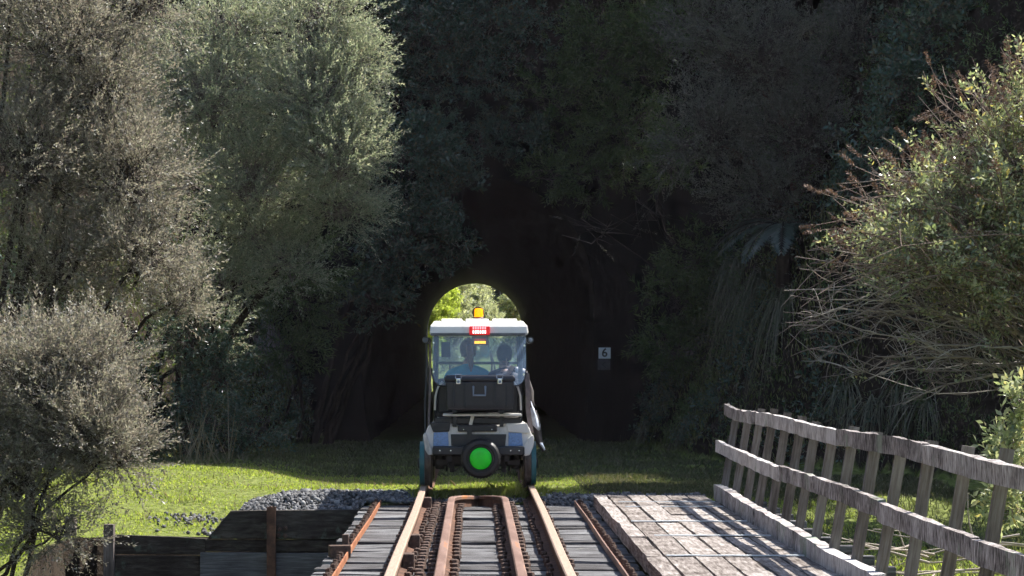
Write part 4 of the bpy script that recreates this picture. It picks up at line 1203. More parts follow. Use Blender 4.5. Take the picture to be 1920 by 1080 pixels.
# --- sunlit bush with dead flower heads (over the fence)
def seed_bush():
    rng = np.random.default_rng(120)
    D0 = 27.6
    base = np.array(P(2080, 860, D0)); base[2] = float(H(base[0], base[1])) - 0.1
    t0 = thing('butterfly_bush', 'sunlit arching bush with pale leaves, brown seed heads and bare lower stems', 'bush', tuple(base))
    # tips of the arching stems, by sector
    edge = np.array([(1500, 700), (1450, 620), (1450, 540), (1500, 450), (1560, 390), (1610, 310), (1670, 260), (1730, 190), (1800, 140), (1880, 95), (1960, 70), (2060, 90), (2160, 170), (2230, 300), (2240, 430)], float)
    N_ = 520
    u = rng.random(N_) * (len(edge) - 1.001); i = u.astype(int); f = (u - i)[:, None]
    tip = edge[i] * (1 - f) + edge[i + 1] * f
    root_px = np.array([2040.0, 640.0]) + rng.normal(0, 1, (N_, 2)) * np.array([50, 120])
    lowq = (tip[:, 1] > 480)
    root_px[lowq] = np.array([2000, 660]) + rng.normal(0, 1, (lowq.sum(), 2)) * np.array([60, 60])
    k = rng.random((N_, 1)) ** 0.55
    tip = root_px * (1 - k) * 0.85 + tip * (k + 0.15 * (1 - k)) + rng.normal(0, 14, (N_, 2))
    dep = D0 + rng.normal(0, 0.75, N_)
    A = np.array([P(p[0], p[1], D0 + 0.3 * (d - D0)) for p, d in zip(root_px, dep)])
    C = np.array([P(p[0], p[1], d) for p, d in zip(tip, dep)])
    B = (A + C) / 2 + np.stack([rng.normal(0, 0.22, N_), rng.normal(0, 0.25, N_), 0.05 + 0.34 * np.abs(C[:, 0] - A[:, 0]) * rng.normal(0.55, 0.6, N_)], -1)
    st = bez(A, B, C, 9) + rng.normal(0, 0.022, (N_, 9, 3))
    rr = np.linspace(0.009, 0.0035, 9)[None].repeat(N_, 0) * rng.uniform(0.7, 1.3, (N_, 1))
    # main limbs from the ground
    lb = np.array([base + rng.normal(0, 0.12, 3) * [1, 1, 0] for _ in range(9)])
    lt = A[rng.integers(0, N_, 9)]
    limbs = bez(lb, (lb + lt) / 2 + rng.normal(0, 0.15, (9, 3)), lt, 9)
    big = []
    for (pa, pb, pc) in (((2060, 740), (1800, 620), (1650, 700)), ((2060, 760), (1860, 650), (1690, 760)), ((2050, 700), (1840, 690), (1720, 640)), ((2060, 690), (1780, 560), (1560, 560))):
        big.append(bez(P(*pa, D0)[None], P(*pb, D0 - 0.3)[None], P(*pc, D0 - 0.4)[None], 9)[0] + rng.normal(0, 0.015, (9, 3)))
    V, F_ = tubes(np.concatenate([limbs, np.array(big)]), np.concatenate([np.linspace(0.05, 0.02, 9)[None].repeat(9, 0), np.linspace(0.018, 0.007, 9)[None].repeat(len(big), 0)]), 6)
    link('trunk', mesh_np('trunk', V - base, F_), M['branch_pale'], t0, smooth='all')
    # side shoots
    src = np.concatenate([st, np.array(big).repeat(5, 0)])
    ns = 4800
    a = rng.integers(0, len(src), ns); q = rng.integers(3, 8, ns)
    s = src[a, q]; fw = unit(src[a, q + 1] - src[a, q - 1])
    e = s + unit(fw + rng.normal(0, 0.62, (ns, 3)) + np.array([0, 0, 0.25])) * rng.uniform(0.15, 0.5, (ns, 1))
    sh = bez(s, (s + e) / 2 + rng.normal(0, 0.06, (ns, 3)), e, 5)
    drop = (668 - (st[:, 5, 2] - CAMH) * FPX / st[:, 5, 1] > 500) & (rng.random(N_) < 0.66)
    lost = np.isin(a, np.where(drop)[0])
    lows = 668 - (st[:, 5, 2] - CAMH) * FPX / st[:, 5, 1] > 520
    lowh = 668 - (sh[:, 2, 2] - CAMH) * FPX / sh[:, 2, 1] > 540
    shr = np.linspace(0.0055, 0.0028, 5)[None].repeat(ns, 0)
    for nm, m1, m2, mt in (('pale_stems', lows & ~drop, lowh & ~lost, M['twig_pale']), ('brown_stems', ~lows & ~drop, ~lowh & ~lost, M['twig_brown'])):
        v1, f1 = tubes(st[m1], rr[m1], 4); v2, f2 = tubes(sh[m2], shr[m2], 3)
        tag(link(nm, mesh_np(nm, np.concatenate([v1, v2]) - base, np.concatenate([f1, f2 + len(v1)])), mt, t0), kind='stuff')
    # leaves: thick in the upper, outer sun; almost none on the low bare stems
    ends = np.concatenate([sh[:, 4], sh[:, 2], st[:, 8], st[:, 6], st[:, 4], sh[:, 3]])
    dr = np.concatenate([sh[:, 4] - sh[:, 2], sh[:, 4] - sh[:, 0], st[:, 8] - st[:, 6], st[:, 6] - st[:, 4], st[:, 4] - st[:, 2], sh[:, 4] - sh[:, 1]])
    px = 889 + (ends[:, 0] - CAMX) * FPX / ends[:, 1]; py = 668 - (ends[:, 2] - CAMH) * FPX / ends[:, 1]
    line = 350 + (px - 1500) * 0.45                      # below this sight line the stems are bare
    sd_ = (px - 1440) * 0.73 + (py - 560) * 0.685     # how far inside the sloping front of the bush
    pr = 0.62 * np.clip((line + 150 - py) / 140, 0.02, 0.8) * np.clip((sd_ + 10) / 150, 0.08, 1) * (0.35 + 0.65 * (vnoise(ends[:, 0], ends[:, 2], 3.0, 4) > -0.25))
    gone = np.concatenate([lost, lost, drop, drop, drop, lost])
    keepl = (rng.random(len(ends)) < pr) & ~gone
    tm = [spray(9, 0.17, 0.056, 0.024, 1.1, 200 + j) for j in range(3)]
    ee, dd = ends[keepl], unit(dr[keepl]) + rng.normal(0, 0.4, (keepl.sum(), 3)) + np.array([0, 0, 0.3])
    ee = np.concatenate([ee, ee + rng.normal(0, 0.06, ee.shape)]); dd = np.concatenate([dd, dd + rng.normal(0, 0.5, dd.shape)])
    w = rng.integers(0, 3, len(ee))
    V = np.concatenate([place(tm[j], ee[w == j], dd[w == j], rng.uniform(0.7, 1.3, (w == j).sum()), rng) for j in range(3)])
    link('crown', mesh_np('crown', V - base, quads(len(V))), M['lf_yellow'], t0)
    # dead flower spikes at the tips
    pxs = 889 + (st[:, 8, 0] - CAMX) * FPX / st[:, 8, 1]; pys = 668 - (st[:, 8, 2] - CAMH) * FPX / st[:, 8, 1]
    sel = ~drop & (pys < 480) & (rng.random(N_) < 0.6)
    fe_, fd = st[sel, 8], unit(st[sel, 8] - st[sel, 6])
    sel2 = ~lost & (rng.random(ns) < 0.25)
    fe2, fd2 = sh[sel2, 4], unit(sh[sel2, 4] - sh[sel2, 2])
    p2_ = 668 - (fe2[:, 2] - CAMH) * FPX / fe2[:, 1]
    fe_ = np.concatenate([fe_, fe2[p2_ < 500]]); fd = np.concatenate([fd, fd2[p2_ < 500]])
    tf = spray(30, 0.19, 0.036, 0.020, 1.2, 301)
    V = place(tf, fe_, fd + rng.normal(0, 0.15, fd.shape), rng.uniform(0.6, 1.2, len(fe_)), rng)
    o = link('seed_heads', mesh_np('seed_heads', V - base, quads(len(V))), M['flower'], t0); tag(o, kind='stuff')


seed_bush()
plant('young_shrub', 'small sunlit leafy shoots at the picture edge just behind the fence', 'shrub', gbase(1990, 20.5, x=4.75),
      [(1915, 760, 20.4, 40, 40, 0.2, 16), (1890, 840, 20.4, 34, 34, 0.2, 18), (1905, 900, 20.4, 40, 40, 0.2, 20), (1900, 960, 20.4, 40, 40, 0.2, 16)],
      M['lf_yellow'], M['twig_pale'], M['bark'], None, (9, 0.17, 0.06, 0.026, 1.1), 3, 0.7, 4, 0.012, 0.004, 130)
# fallen branches on the lit bank
rng = np.random.default_rng(140)
fb = thing('fallen_branches', 'heap of bare fallen branches lying on grass behind the fence', 'branches', gbase(1830, 23.0))
fb0 = np.array(fb.location)
pth, rad = [], []
for k in range(26):
    a = P(rng.uniform(1690, 1930), 940, 22.6 + rng.normal(0, 0.35)); a[2] = float(H(a[0], a[1])) + rng.uniform(0.02, 0.32)
    d = np.array([rng.normal(0, 1), rng.normal(0, 0.3), rng.normal(0.02, 0.14)]); L = rng.uniform(0.4, 1.3)
    if k < 2: d = np.array([-0.35, 0, 1.0]); L = 0.5
    e = a + unit(d) * L; e[2] = max(e[2], float(H(e[0], e[1])) + 0.03)
    pth.append(bez(a[None], ((a + e) / 2 + rng.normal(0, 0.08, 3))[None], e[None], 7)[0]); rad.append(np.linspace(0.013, 0.004, 7))
V, F_ = tubes(np.array(pth), np.array(rad), 5)
o = link('branch', mesh_np('branch', V - fb0, F_), M['branch_pale'], fb, smooth='all'); tag(o, kind='stuff')

# --- beyond the far end of the tunnel
FS = (14, 0.45, 0.13, 0.055, 1.1)
for (lab, px, D, cl, lf, sd) in (
    ('bright lime green bush in sunlight beyond the tunnel exit', 780, 124.0, [(812, 595, 123, 32, 50, 1.0, 110), (830, 565, 124, 22, 32, 0.8, 80), (790, 640, 123, 40, 60, 1.0, 80)], M['lf_far_lime'], 151),
    ('pale yellow green bush beyond the tunnel exit behind the amber beacon', 850, 134.0, [(852, 575, 133, 26, 50, 1.0, 110), (862, 545, 134, 22, 30, 1.0, 70), (850, 640, 133, 40, 60, 1.2, 80)], M['lf_far_pale'], 152),
    ('grey green bush beyond the tunnel exit right of the beacon', 920, 146.0, [(893, 555, 145, 22, 32, 1.2, 120), (915, 610, 144, 30, 35, 1.2, 110), (890, 525, 146, 26, 30, 1.2, 90)], M['lf_far_pale'], 153),
    ('twiggy olive bush at the right edge of the tunnel exit', 975, 126.0, [(962, 580, 125, 18, 40, 0.9, 60), (975, 630, 125, 25, 50, 0.9, 60)], M['lf_yellow'], 154)):
    plant('roadside_bush', lab, 'bush', gbase(px, D), cl, lf, M['twig'], M['bark'], 'bushes beyond the tunnel exit', FS, 5, 0.4, 3, 0.06, 0.02, sd)
plant('forest_tree', 'dark blue shaded trees on the hill far beyond the tunnel exit', 'tree', gbase(920, 178.0),
      [(930, 540, 176, 60, 60, 3, 120), (960, 600, 176, 60, 60, 3, 120), (860, 520, 178, 70, 50, 3, 100)], M['lf_dark'], M['twig_dark'], M['bark_dark'], None, (8, 0.8, 0.4, 0.18, 1.1), 4, 0.3, 2, 0.2, 0.03, 155)

# ---------------------------------------------------------------- thin sunlit air in the valley
hz_m, hz_nt, hz_N, hz_L = new_mat('thin_valley_air')
hz_o = hz_N.new('ShaderNodeOutputMaterial'); hz_v = hz_N.new('ShaderNodeVolumePrincipled')
hz_v.inputs['Color'].default_value = (0.97, 0.88, 0.95, 1)
hz_v.inputs['Density'].default_value = 0.0002
hz_v.inputs['Anisotropy'].default_value = 0.3
hz_L.new(hz_v.outputs[0], hz_o.inputs['Volume'])
hzo = MB().box((0, 200, 44), (1900, 1700, 104)).build('haze', hz_m); tag(hzo, kind='stuff')

# ---------------------------------------------------------------- the rail cart
C_ = {}
C_['cream'] = m_wood('dusty_cream_plastic', [(0.22, (0.46, 0.43, 0.39)), (0.34, (0.68, 0.645, 0.59)), (0.48, (0.77, 0.735, 0.68)), (0.8, (0.80, 0.77, 0.72))], grain=(5, 5, 1.5), scale=2.6, bump=0.04, rough=0.45, blot=0.6)
C_['black'] = m_plain('black_plastic', (0.014, 0.015, 0.018), rough=0.45, var=0.2, scale=20, bump=0.15)
C_['boxblack'] = m_plain('blue_black_box_plastic', (0.012, 0.014, 0.022), rough=0.38, var=0.15, scale=30, bump=0.1)
C_['rubber'] = m_plain('tyre_rubber', (0.011, 0.0105, 0.011), rough=0.5, var=0.2, scale=25, bump=0.2)
C_['plate'] = m_plain('blue_grey_checker_plate', (0.18, 0.29, 0.52), rough=0.4, metal=0.2, var=0.25, scale=60, bump=0.4)  # blue of the reflected sky is put into the plate colour
C_['green'] = m_plain('green_marker_disc', (0.0, 0.78, 0.012), rough=0.35, var=0.14, scale=9)
C_['teal'] = m_plain('teal_wheel_paint', (0.03, 0.16, 0.18), rough=0.35, var=0.2, scale=12)
C_['tread'] = m_rust('worn_wheel_tread', [(0.3, (0.06, 0.045, 0.04)), (0.5, (0.12, 0.09, 0.075)), (0.7, (0.2, 0.16, 0.14))], rough=0.5, metal=0.5)
C_['grime'] = m_plain('greasy_underframe', (0.016, 0.012, 0.011), rough=0.6, var=0.4, scale=14, bump=0.3)
C_['chrome'] = m_plain('bright_latch_metal', (0.75, 0.80, 0.86), rough=0.22, metal=0.85, var=0.05)
C_['greyp'] = m_plain('grey_handle_plastic', (0.22, 0.26, 0.34), rough=0.35, var=0.1)
C_['seat'] = m_plain('dark_seat_vinyl', (0.03, 0.03, 0.034), rough=0.45, var=0.15)
C_['curtain'] = m_plain('rolled_curtain_vinyl', (0.08, 0.09, 0.11), rough=0.35, var=0.3, scale=16)
C_['strap'] = m_plain('brown_strap_canvas', (0.21, 0.165, 0.15), rough=0.85, var=0.2, scale=20)
C_['clear'] = m_clear('hazy_clear_vinyl', tint=(0.86, 0.93, 1.0), haze=(0.42, 0.64, 1.0), hz=0.27, gloss=0.06)  # pale blue haze mixed over the clear sheet
C_['windscreen'] = m_clear('clear_front_windscreen', hz=0.05, gloss=0.05)
C_['amber'] = m_emit('amber_beacon_lens', (1.0, 0.27, 0.0), 0.9, (0.9, 0.28, 0.01))
C_['red'] = m_emit('red_lamp_lens', (0.9, 0.02, 0.03), 0.22, (0.5, 0.01, 0.015))
C_['ledw'] = m_emit('lit_brake_led', (1.0, 0.50, 0.48), 2.2, (0.9, 0.5, 0.5))
C_['ledp'] = m_emit('dim_brake_led', (1.0, 0.30, 0.34), 0.75, (0.7, 0.3, 0.35))
C_['leda'] = m_emit('lit_amber_led', (1.0, 0.45, 0.02), 1.6, (0.8, 0.4, 0.02))

CY = 28.2
ct = thing('rail_cart', 'cream golf cart on teal rail wheels with brake light lit and amber beacon', 'rail cart', (0, CY, 0))
def X(px): return (px - 897) / 180.0
def Z(py): return (914 - py) / 180.0
def build(mb, name, mat, parent=ct, bevel=0.0, smooth=False): return mb.build(name, mat, parent, (0, 0, 0), bevel, smooth)
def loft(mb, levels, mi=0):
    """levels: (x0,x1,y0,y1,z)"""
    vs = []
    for (x0, x1, y0, y1, z) in levels:
        vs += [(x0, y0, z), (x1, y0, z), (x1, y1, z), (x0, y1, z)]
    n = len(levels)
    fs = [(0, 3, 2, 1), tuple((n - 1) * 4 + c for c in range(4))]
    fs += [(i * 4 + c, i * 4 + (c + 1) % 4, (i + 1) * 4 + (c + 1) % 4, (i + 1) * 4 + c) for i in range(n - 1) for c in range(4)]
    mb.add(vs, fs, mi); return mb

roof = build(loft(MB(), [(-0.50, 0.515, -0.42, 1.58, 1.588), (-0.505, 0.525, -0.425, 1.585, 1.612), (-0.497, 0.515, -0.40, 1.56, 1.682), (-0.475, 0.49, -0.31, 1.50, 1.712), (-0.46, 0.475, -0.14, 1.45, 1.738)]), 'roof', C_['cream'], bevel=0.012)
for (a, b) in ((-0.385, -0.165), (-0.13, 0.115), (0.15, 0.41)):
    mb = MB(); vs = []
    for x in (a, b):
        vs += [(x, -0.345, 1.700), (x, -0.27, 1.724), (x, -0.12, 1.762), (x, 1.35, 1.762), (x, 1.4, 1.72), (x, 0.5, 1.70)]
    mb.add(vs, [(0, 1, 2, 3, 4, 5), (11, 10, 9, 8, 7, 6)] + [(i, 6 + i, 6 + (i + 1) % 6, (i + 1) % 6) for i in range(6)])
    build(mb, 'roof_rib', C_['cream'], roof, bevel=0.01)
# beacon
bc = build(MB().lathe([(1.735, 0.058), (1.775, 0.058), (1.78, 0.05)], (0.008, 0.02, 0), 'z', 20), 'beacon_base', C_['black'], bevel=0.003)
build(MB().lathe([(1.778, 0.046), (1.79, 0.047), (1.85, 0.046), (1.868, 0.04), (1.874, 0.02)], (0.008, 0.02, 0), 'z', 20), 'beacon_lens', C_['amber'], bc, smooth=True)
mb = MB(); mb.lathe([(0.08, 0.062), (0.095, 0.062)], (0.0, 0, 1.83), 'y', 20); build(mb, 'beacon_shield', C_['black'], bc)
# brake light
bl = build(MB().box((X(900), -0.435, Z(620)), (0.215, 0.03, 0.092)), 'brake_light', C_['red'], bevel=0.012)
for i in range(6):
    build(MB().box((X(888.5) + i * 0.0245, -0.453, Z(622.5)), (0.015, 0.008, 0.034)), 'lit_led', C_['ledw'], bl, bevel=0.003)
    build(MB().box((X(888.5) + i * 0.0245, -0.453, Z(615.2)), (0.017, 0.008, 0.028)), 'dim_led', C_['ledp'], bl, bevel=0.003)
# lamp hanging inside the clear curtain
il = build(MB().box((X(901), -0.34, Z(639)), (0.18, 0.05, 0.095)), 'inner_lamp', C_['seat'], bevel=0.01)
for i in range(7):
    build(MB().box((X(892) + i * 0.0168, -0.37, Z(642)), (0.015, 0.008, 0.026)), 'amber_led', C_['leda'], il)
    build(MB().box((X(892) + i * 0.0168, -0.37, Z(637.0)), (0.011, 0.008, 0.02)), 'red_led', C_['red'], il)
# rear clear curtain
def yy_(z): return -0.405 - (1.6 - z) * 0.10
pts = [(-0.478, 1.592), (0.50, 1.592), (0.50, 1.24)]
pts += [(0.40 + 0.10 * math.cos(t), 1.20 - 0.14 * math.sin(t)) for t in np.linspace(0, math.pi / 2, 8)]
pts += [(-0.38 - 0.10 * math.sin(t), 1.20 - 0.14 * math.cos(t)) for t in np.linspace(0, math.pi / 2, 8)]
pts += [(-0.478, 1.24)]
n = len(pts)
mb = MB(); mb.add([(x, yy_(z), z) for x, z in pts], [tuple(range(n))])
pane = mb.build('rear_curtain', C_['clear'], ct)
mb = MB(); ring = [(x, yy_(z), z) for x, z in pts[2:]]
mb.tube(ring, 0.008, 6); build(mb, 'curtain_hem', C_['black'], pane)
for px, py in ((814, 643), (814, 697), (984, 648), (983, 702)):
    build(MB().lathe([(0, 0.010), (0.006, 0.009), (0.009, 0.004)], (X(px), yy_(Z(py)) - 0.012, Z(py)), 'y', 10), 'rivet', C_['chrome'], pane)
build(MB().box((X(897), -0.425, 1.594), (0.99, 0.02, 0.028)), 'curtain_rail', C_['curtain'], pane, bevel=0.004)
# posts, rolled side curtains
for sx in (-1, 1):
    build(MB().tube([(sx * 0.445, -0.16, 0.66), (sx * 0.45, -0.18, 1.1), (sx * 0.44, -0.2, 1.6)], [0.02, 0.026, 0.022], 10), 'roof_post', C_['black'])
    build(MB().tube([(sx * 0.46, 1.75, 0.75), (sx * 0.45, 1.50, 1.6)], 0.018, 10), 'roof_post', C_['black'])
    rc = build(MB().tube([(sx * 0.548, -0.42, 1.535), (sx * 0.55, 0.3, 1.53), (sx * 0.548, 1.4, 1.54)], [0.026, 0.032, 0.03], 14), 'rolled_side_curtain', C_['curtain'], smooth=True)
    for yb in (-0.3, 0.5, 1.2):
        build(MB().tube([(sx * 0.548, yb - 0.015, 1.535), (sx * 0.548, yb + 0.015, 1.535)], 0.037, 14), 'curtain_tie', C_['black'], rc)
build(MB().tube([(0.548, -0.428, 1.535), (0.548, -0.44, 1.535)], [0.018, 0.016], 14), 'curtain_tube_end', C_['greyp'])
# seats
build(MB().box((0, 0.58, 0.60), (0.94, 0.5, 0.14)), 'seat_cushion', C_['seat'], bevel=0.04)
build(MB().box((0, 0.28, 0.92), (0.90, 0.10, 0.42), (-0.12, 0, 0)), 'seat_backrest', C_['seat'], bevel=0.04)
build(MB().box((0, -0.13, 0.93), (0.86, 0.05, 0.32)), 'cargo_back_panel', C_['black'], bevel=0.02)
for sx in (-1, 1):
    build(MB().tube([(sx * 0.37, -0.2, 1.10), (sx * 0.42, -0.2, 1.04), (sx * 0.445, -0.2, 0.95), (sx * 0.452, -0.2, 0.80)], 0.011, 8), 'white_trim', C_['cream'], smooth=True)
# rear body
body = [(X(803), Z(800)), (X(812), Z(792)), (X(846), Z(792)), (X(850), Z(800)), (X(946), Z(800)), (X(950), Z(794)), (X(985), Z(793)), (X(994), Z(803)), (X(999), Z(820)), (X(994), Z(846)), (X(984), Z(853)), (X(812), Z(853)), (X(802), Z(846)), (X(796), Z(818))]
rb = build(MB().prism(body, -0.455, 0.36), 'rear_body', C_['cream'], bevel=0.012)
# side flares
for sx, pl in ((-1, [(794, 815), (800, 812), (806, 830), (813, 852), (804, 853), (798, 843)]), (1, [(1000, 815), (1002, 822), (1000, 838), (994, 853), (984, 855), (981, 838), (990, 822)])):
    build(MB().prism([(X(a), Z(b)) for a, b in pl], -0.50, 0.2), 'body_flare', C_['cream'], rb, bevel=0.008)
build(MB().prism([(X(a), Z(b)) for a, b in ((806, 792), (846, 791), (843, 809), (813, 810))], -0.475, -0.44), 'lamp_pod_cover', C_['black'], rb, bevel=0.006)
build(MB().prism([(X(a), Z(b)) for a, b in ((951, 797), (988, 793), (996, 812), (981, 812), (953, 809))], -0.478, -0.44), 'lamp_pod_cover', C_['cream'], rb, bevel=0.006)
build(MB().prism([(X(a), Z(b)) for a, b in ((814, 811), (841, 810), (842, 836), (813, 836))], -0.474, -0.45), 'checker_plate', C_['plate'], rb, bevel=0.003)
build(MB().prism([(X(a), Z(b)) for a, b in ((954, 811), (979, 812), (981, 836), (954, 836))], -0.474, -0.45), 'checker_plate', C_['plate'], rb, bevel=0.003)
build(MB().prism([(X(a), Z(b)) for a, b in ((846, 814), (950, 814), (948, 836), (847, 836))], -0.470, -0.45), 'recess_panel', C_['black'], rb, bevel=0.004)
build(MB().box((X(896), -0.475, Z(803)), (0.41, 0.03, 0.068)), 'tow_plate', C_['black'], rb, bevel=0.012)
for px in (870, 923):
    build(MB().lathe([(-0.49, 0.007), (-0.498, 0.006)], (X(px), 0, Z(805)), 'y', 8), 'plate_bolt', C_['chrome'], rb)
build(MB().box((X(881), -0.478, Z(812)), (0.05, 0.03, 0.07)), 'hitch_bracket', C_['black'], rb)
build(MB().box((X(898), -0.52, Z(844.5)), (0.955, 0.09, 0.092)), 'bumper', C_['black'], bevel=0.015)
# cargo deck and rack
build(MB().box((X(905), -0.30, Z(778)), (0.82, 0.46, 0.024)), 'cargo_deck', C_['cream'], bevel=0.006)
build(MB().box((X(897), -0.42, Z(789)), (0.90, 0.04, 0.06)), 'rack_crossbar', C_['black'], bevel=0.006)
for px in (853.5, 941):
    build(MB().box((X(px), -0.46, Z(782)), (0.042, 0.03, 0.20)), 'rack_upright', C_['black'], bevel=0.004)
    build(MB().box((X(px), -0.44, 0.795), (0.05, 0.42, 0.024)), 'rack_arm', C_['black'], bevel=0.004)
build(MB().box((X(885), -0.462, Z(788)), (0.036, 0.02, 0.10), (0, 0.25, 0)), 'rack_brace', C_['cream'], bevel=0.003)
# floor, cowl, dash, screen
build(MB().box((0, 0.85, 0.33), (0.98, 1.2, 0.06)), 'floor_pan', C_['black'], bevel=0.01)
build(loft(MB(), [(-0.5, 0.5, 1.35, 2.05, 0.30), (-0.5, 0.5, 1.38, 2.08, 0.6), (-0.47, 0.47, 1.42, 1.85, 0.82), (-0.44, 0.44, 1.5, 1.7, 0.86)]), 'front_cowl', C_['cream'], bevel=0.03)
build(MB().box((0, 1.42, 0.82), (0.9, 0.12, 0.1)), 'dashboard', C_['black'], bevel=0.02)
build(MB().box((0, 1.62, 1.22), (0.86, 0.006, 0.72), (0.28, 0, 0)), 'windscreen', C_['windscreen'])
build(MB().box((0, 1.60, 1.29), (0.88, 0.025, 0.03)), 'windscreen_bar', C_['black'])
mb = MB(); sw = [(0.24 + 0.16 * math.cos(t), 1.16 + 0.09 * math.sin(t), 0.99 + 0.13 * math.sin(t)) for t in np.linspace(0, 2 * math.pi, 25)]
mb.tube(sw, 0.013, 8, cap=False); stw = build(mb, 'steering_wheel', C_['black'], smooth='all')
build(MB().tube([(0.24, 1.16, 0.99), (0.24, 1.42, 0.78)], 0.02, 8), 'steering_column', C_['black'], stw)
build(MB().box((X(833), 1.35, Z(655)), (0.10, 0.02, 0.17)), 'side_mirror', C_['black'], bevel=0.01)
# underframe
build(MB().tube([(-0.5, 0, 0.235), (0.5, 0, 0.235)], 0.035, 12), 'rear_axle', C_['grime'])
build(MB().lathe([(-0.15, 0.03), (-0.10, 0.09), (0.0, 0.11), (0.1, 0.09), (0.15, 0.03)], (-0.02, 0.02, 0.235), 'x', 16), 'differential', C_['grime'], smooth=True)
build(MB().tube([(-0.5, 1.66, 0.235), (0.5, 1.66, 0.235)], 0.03, 12), 'front_axle', C_['grime'])
for sx in (-1, 1):
    build(MB().box((sx * 0.30, 0.6, 0.31), (0.06, 2.2, 0.08)), 'chassis_rail', C_['grime'], bevel=0.006)
    mb = MB()
    for j, hl in enumerate((0.46, 0.36, 0.26)):
        mb.tube([(sx * 0.33, -hl * 0.7, 0.24 - j * 0.014 + 0.05), (sx * 0.33, 0, 0.19 - j * 0.014), (sx * 0.33, hl * 0.7, 0.24 - j * 0.014 + 0.05)], 0.012, 6)
    build(mb, 'leaf_spring', C_['grime'])
    build(MB().lathe([(0.18, 0.035), (0.19, 0.05), (0.33, 0.05), (0.34, 0.03)], (sx * 0.40, -0.16, 0), 'z', 12), 'shock_absorber', C_['grime'], smooth=True)
    build(MB().box((sx * 0.37, -0.28, 0.255), (0.14, 0.08, 0.06)), 'spring_hanger', C_['grime'], bevel=0.01)
    build(MB().box((sx * 0.27, -0.33, 0.20), (0.05, 0.05, 0.09)), 'shackle', C_['grime'], bevel=0.008)
    build(MB().box((sx * 0.22, -0.30, 0.28), (0.12, 0.1, 0.09)), 'brake_housing', C_['grime'], bevel=0.01)
# rail wheels
for sx in (-1, 1):
    for yw in (0.0, 1.66):
        prof_w = [(0.478, 0.10), (0.478, 0.20), (0.482, 0.252), (0.492, 0.262), (0.508, 0.256), (0.516, 0.238), (0.522, 0.2352), (0.560, 0.2345), (0.562, 0.20), (0.560, 0.08)]
        w = MB().lathe([(sx * a, r) for a, r in prof_w], (0, yw, 0.2365), 'x', 40).build('wheel', C_['tread'], ct, smooth=True)
        prof_t = [(0.5625, 0.10), (0.563, 0.232), (0.612, 0.230), (0.614, 0.20), (0.602, 0.18), (0.600, 0.10)]
        MB().lathe([(sx * a, r) for a, r in prof_t], (0, yw, 0.2365), 'x', 40).build('painted_rim', C_['teal'], w, smooth=True)
        MB().lathe([(sx * 0.598, 0.06), (sx * 0.63, 0.055), (sx * 0.636, 0.03)], (0, yw, 0.2365), 'x', 20).build('hub', C_['grime'], w, smooth=True)
# tyre with green disc
sp = MB().lathe([(-0.70, 0.128), (-0.715, 0.150), (-0.712, 0.180), (-0.69, 0.2), (-0.655, 0.206), (-0.61, 0.204), (-0.585, 0.19), (-0.575, 0.16), (-0.58, 0.08)], (X(902), 0, Z(858)), 'y', 48).build('buffer_tyre', C_['rubber'], ct, smooth=True)
MB().lathe([(-0.690, 0.112), (-0.704, 0.114), (-0.709, 0.108), (-0.712, 0.06)], (X(902), 0, Z(858)), 'y', 40).build('green_disc', C_['green'], sp, smooth=True)
mb = MB()
for k in range(40):
    t = 2 * math.pi * k / 40
    mb.box((X(902) + 0.205 * math.cos(t), -0.635 + (0.018 if k % 2 else -0.018), Z(858) + 0.205 * math.sin(t)), (0.012, 0.05, 0.018), (0, -t, 0))
tag(mb.build('tread_lugs', C_['rubber'], sp), kind='stuff')
mb = MB(); mb.lathe([(-0.700, 0.121), (-0.716, 0.124), (-0.716, 0.131), (-0.700, 0.134)], (X(902), 0, Z(858)), 'y', 40); mb.build('disc_rim', C_['black'], sp, smooth=True)
for px in (826, 846, 958, 974):
    MB().lathe([(-0.566, 0.009), (-0.574, 0.008)], (X(px), 0, Z(844)), 'y', 8).build('bumper_bolt', C_['chrome'], ct)
build(MB().tube([(X(838), -0.38, 0.30), (X(842), -0.42, 0.22), (X(852), -0.40, 0.17), (X(866), -0.36, 0.22), (X(872), -0.3, 0.30)], 0.008, 6), 'brake_hose', C_['grime'], smooth='all')
build(MB().tube([(X(950), -0.38, 0.30), (X(946), -0.42, 0.20), (X(936), -0.40, 0.18), (X(928), -0.3, 0.30)], 0.008, 6), 'brake_hose', C_['grime'], smooth='all')
MB().box((X(902), -0.54, Z(852)), (0.09, 0.12, 0.10)).build('mount', C_['grime'], sp, bevel=0.01)
# straps
def strip(pts, w, th, name, mat, parent):
    mb = MB(); vs = []
    for (x, y, z) in pts:
        vs += [(x - w / 2, y, z), (x + w / 2, y, z), (x + w / 2, y + th, z), (x - w / 2, y + th, z)]
    n = len(pts)
    fs = [(0, 1, 2, 3), tuple((n - 1) * 4 + c for c in (3, 2, 1, 0))] + [(i * 4 + c, i * 4 + (c + 1) % 4, (i + 1) * 4 + (c + 1) % 4, (i + 1) * 4 + c) for i in range(n - 1) for c in range(4)]
    mb.add(vs, fs); return build(mb, name, mat, parent)
strip([(X(989), -0.35, Z(700)), (X(991), -0.36, Z(730)), (X(991), -0.37, Z(765)), (X(997), -0.38, Z(812))], 0.05, 0.012, 'side_strap', C_['strap'], ct)
strip([(X(801), -0.30, Z(640)), (X(800), -0.32, Z(700)), (X(797), -0.34, Z(760)), (X(798), -0.36, Z(812))], 0.016, 0.012, 'side_strap', C_['black'], ct)
strip([(X(806), -0.20, Z(640)), (X(807), -0.22, Z(700)), (X(804), -0.24, Z(800))], 0.022, 0.012, 'side_strap', C_['strap'], ct)

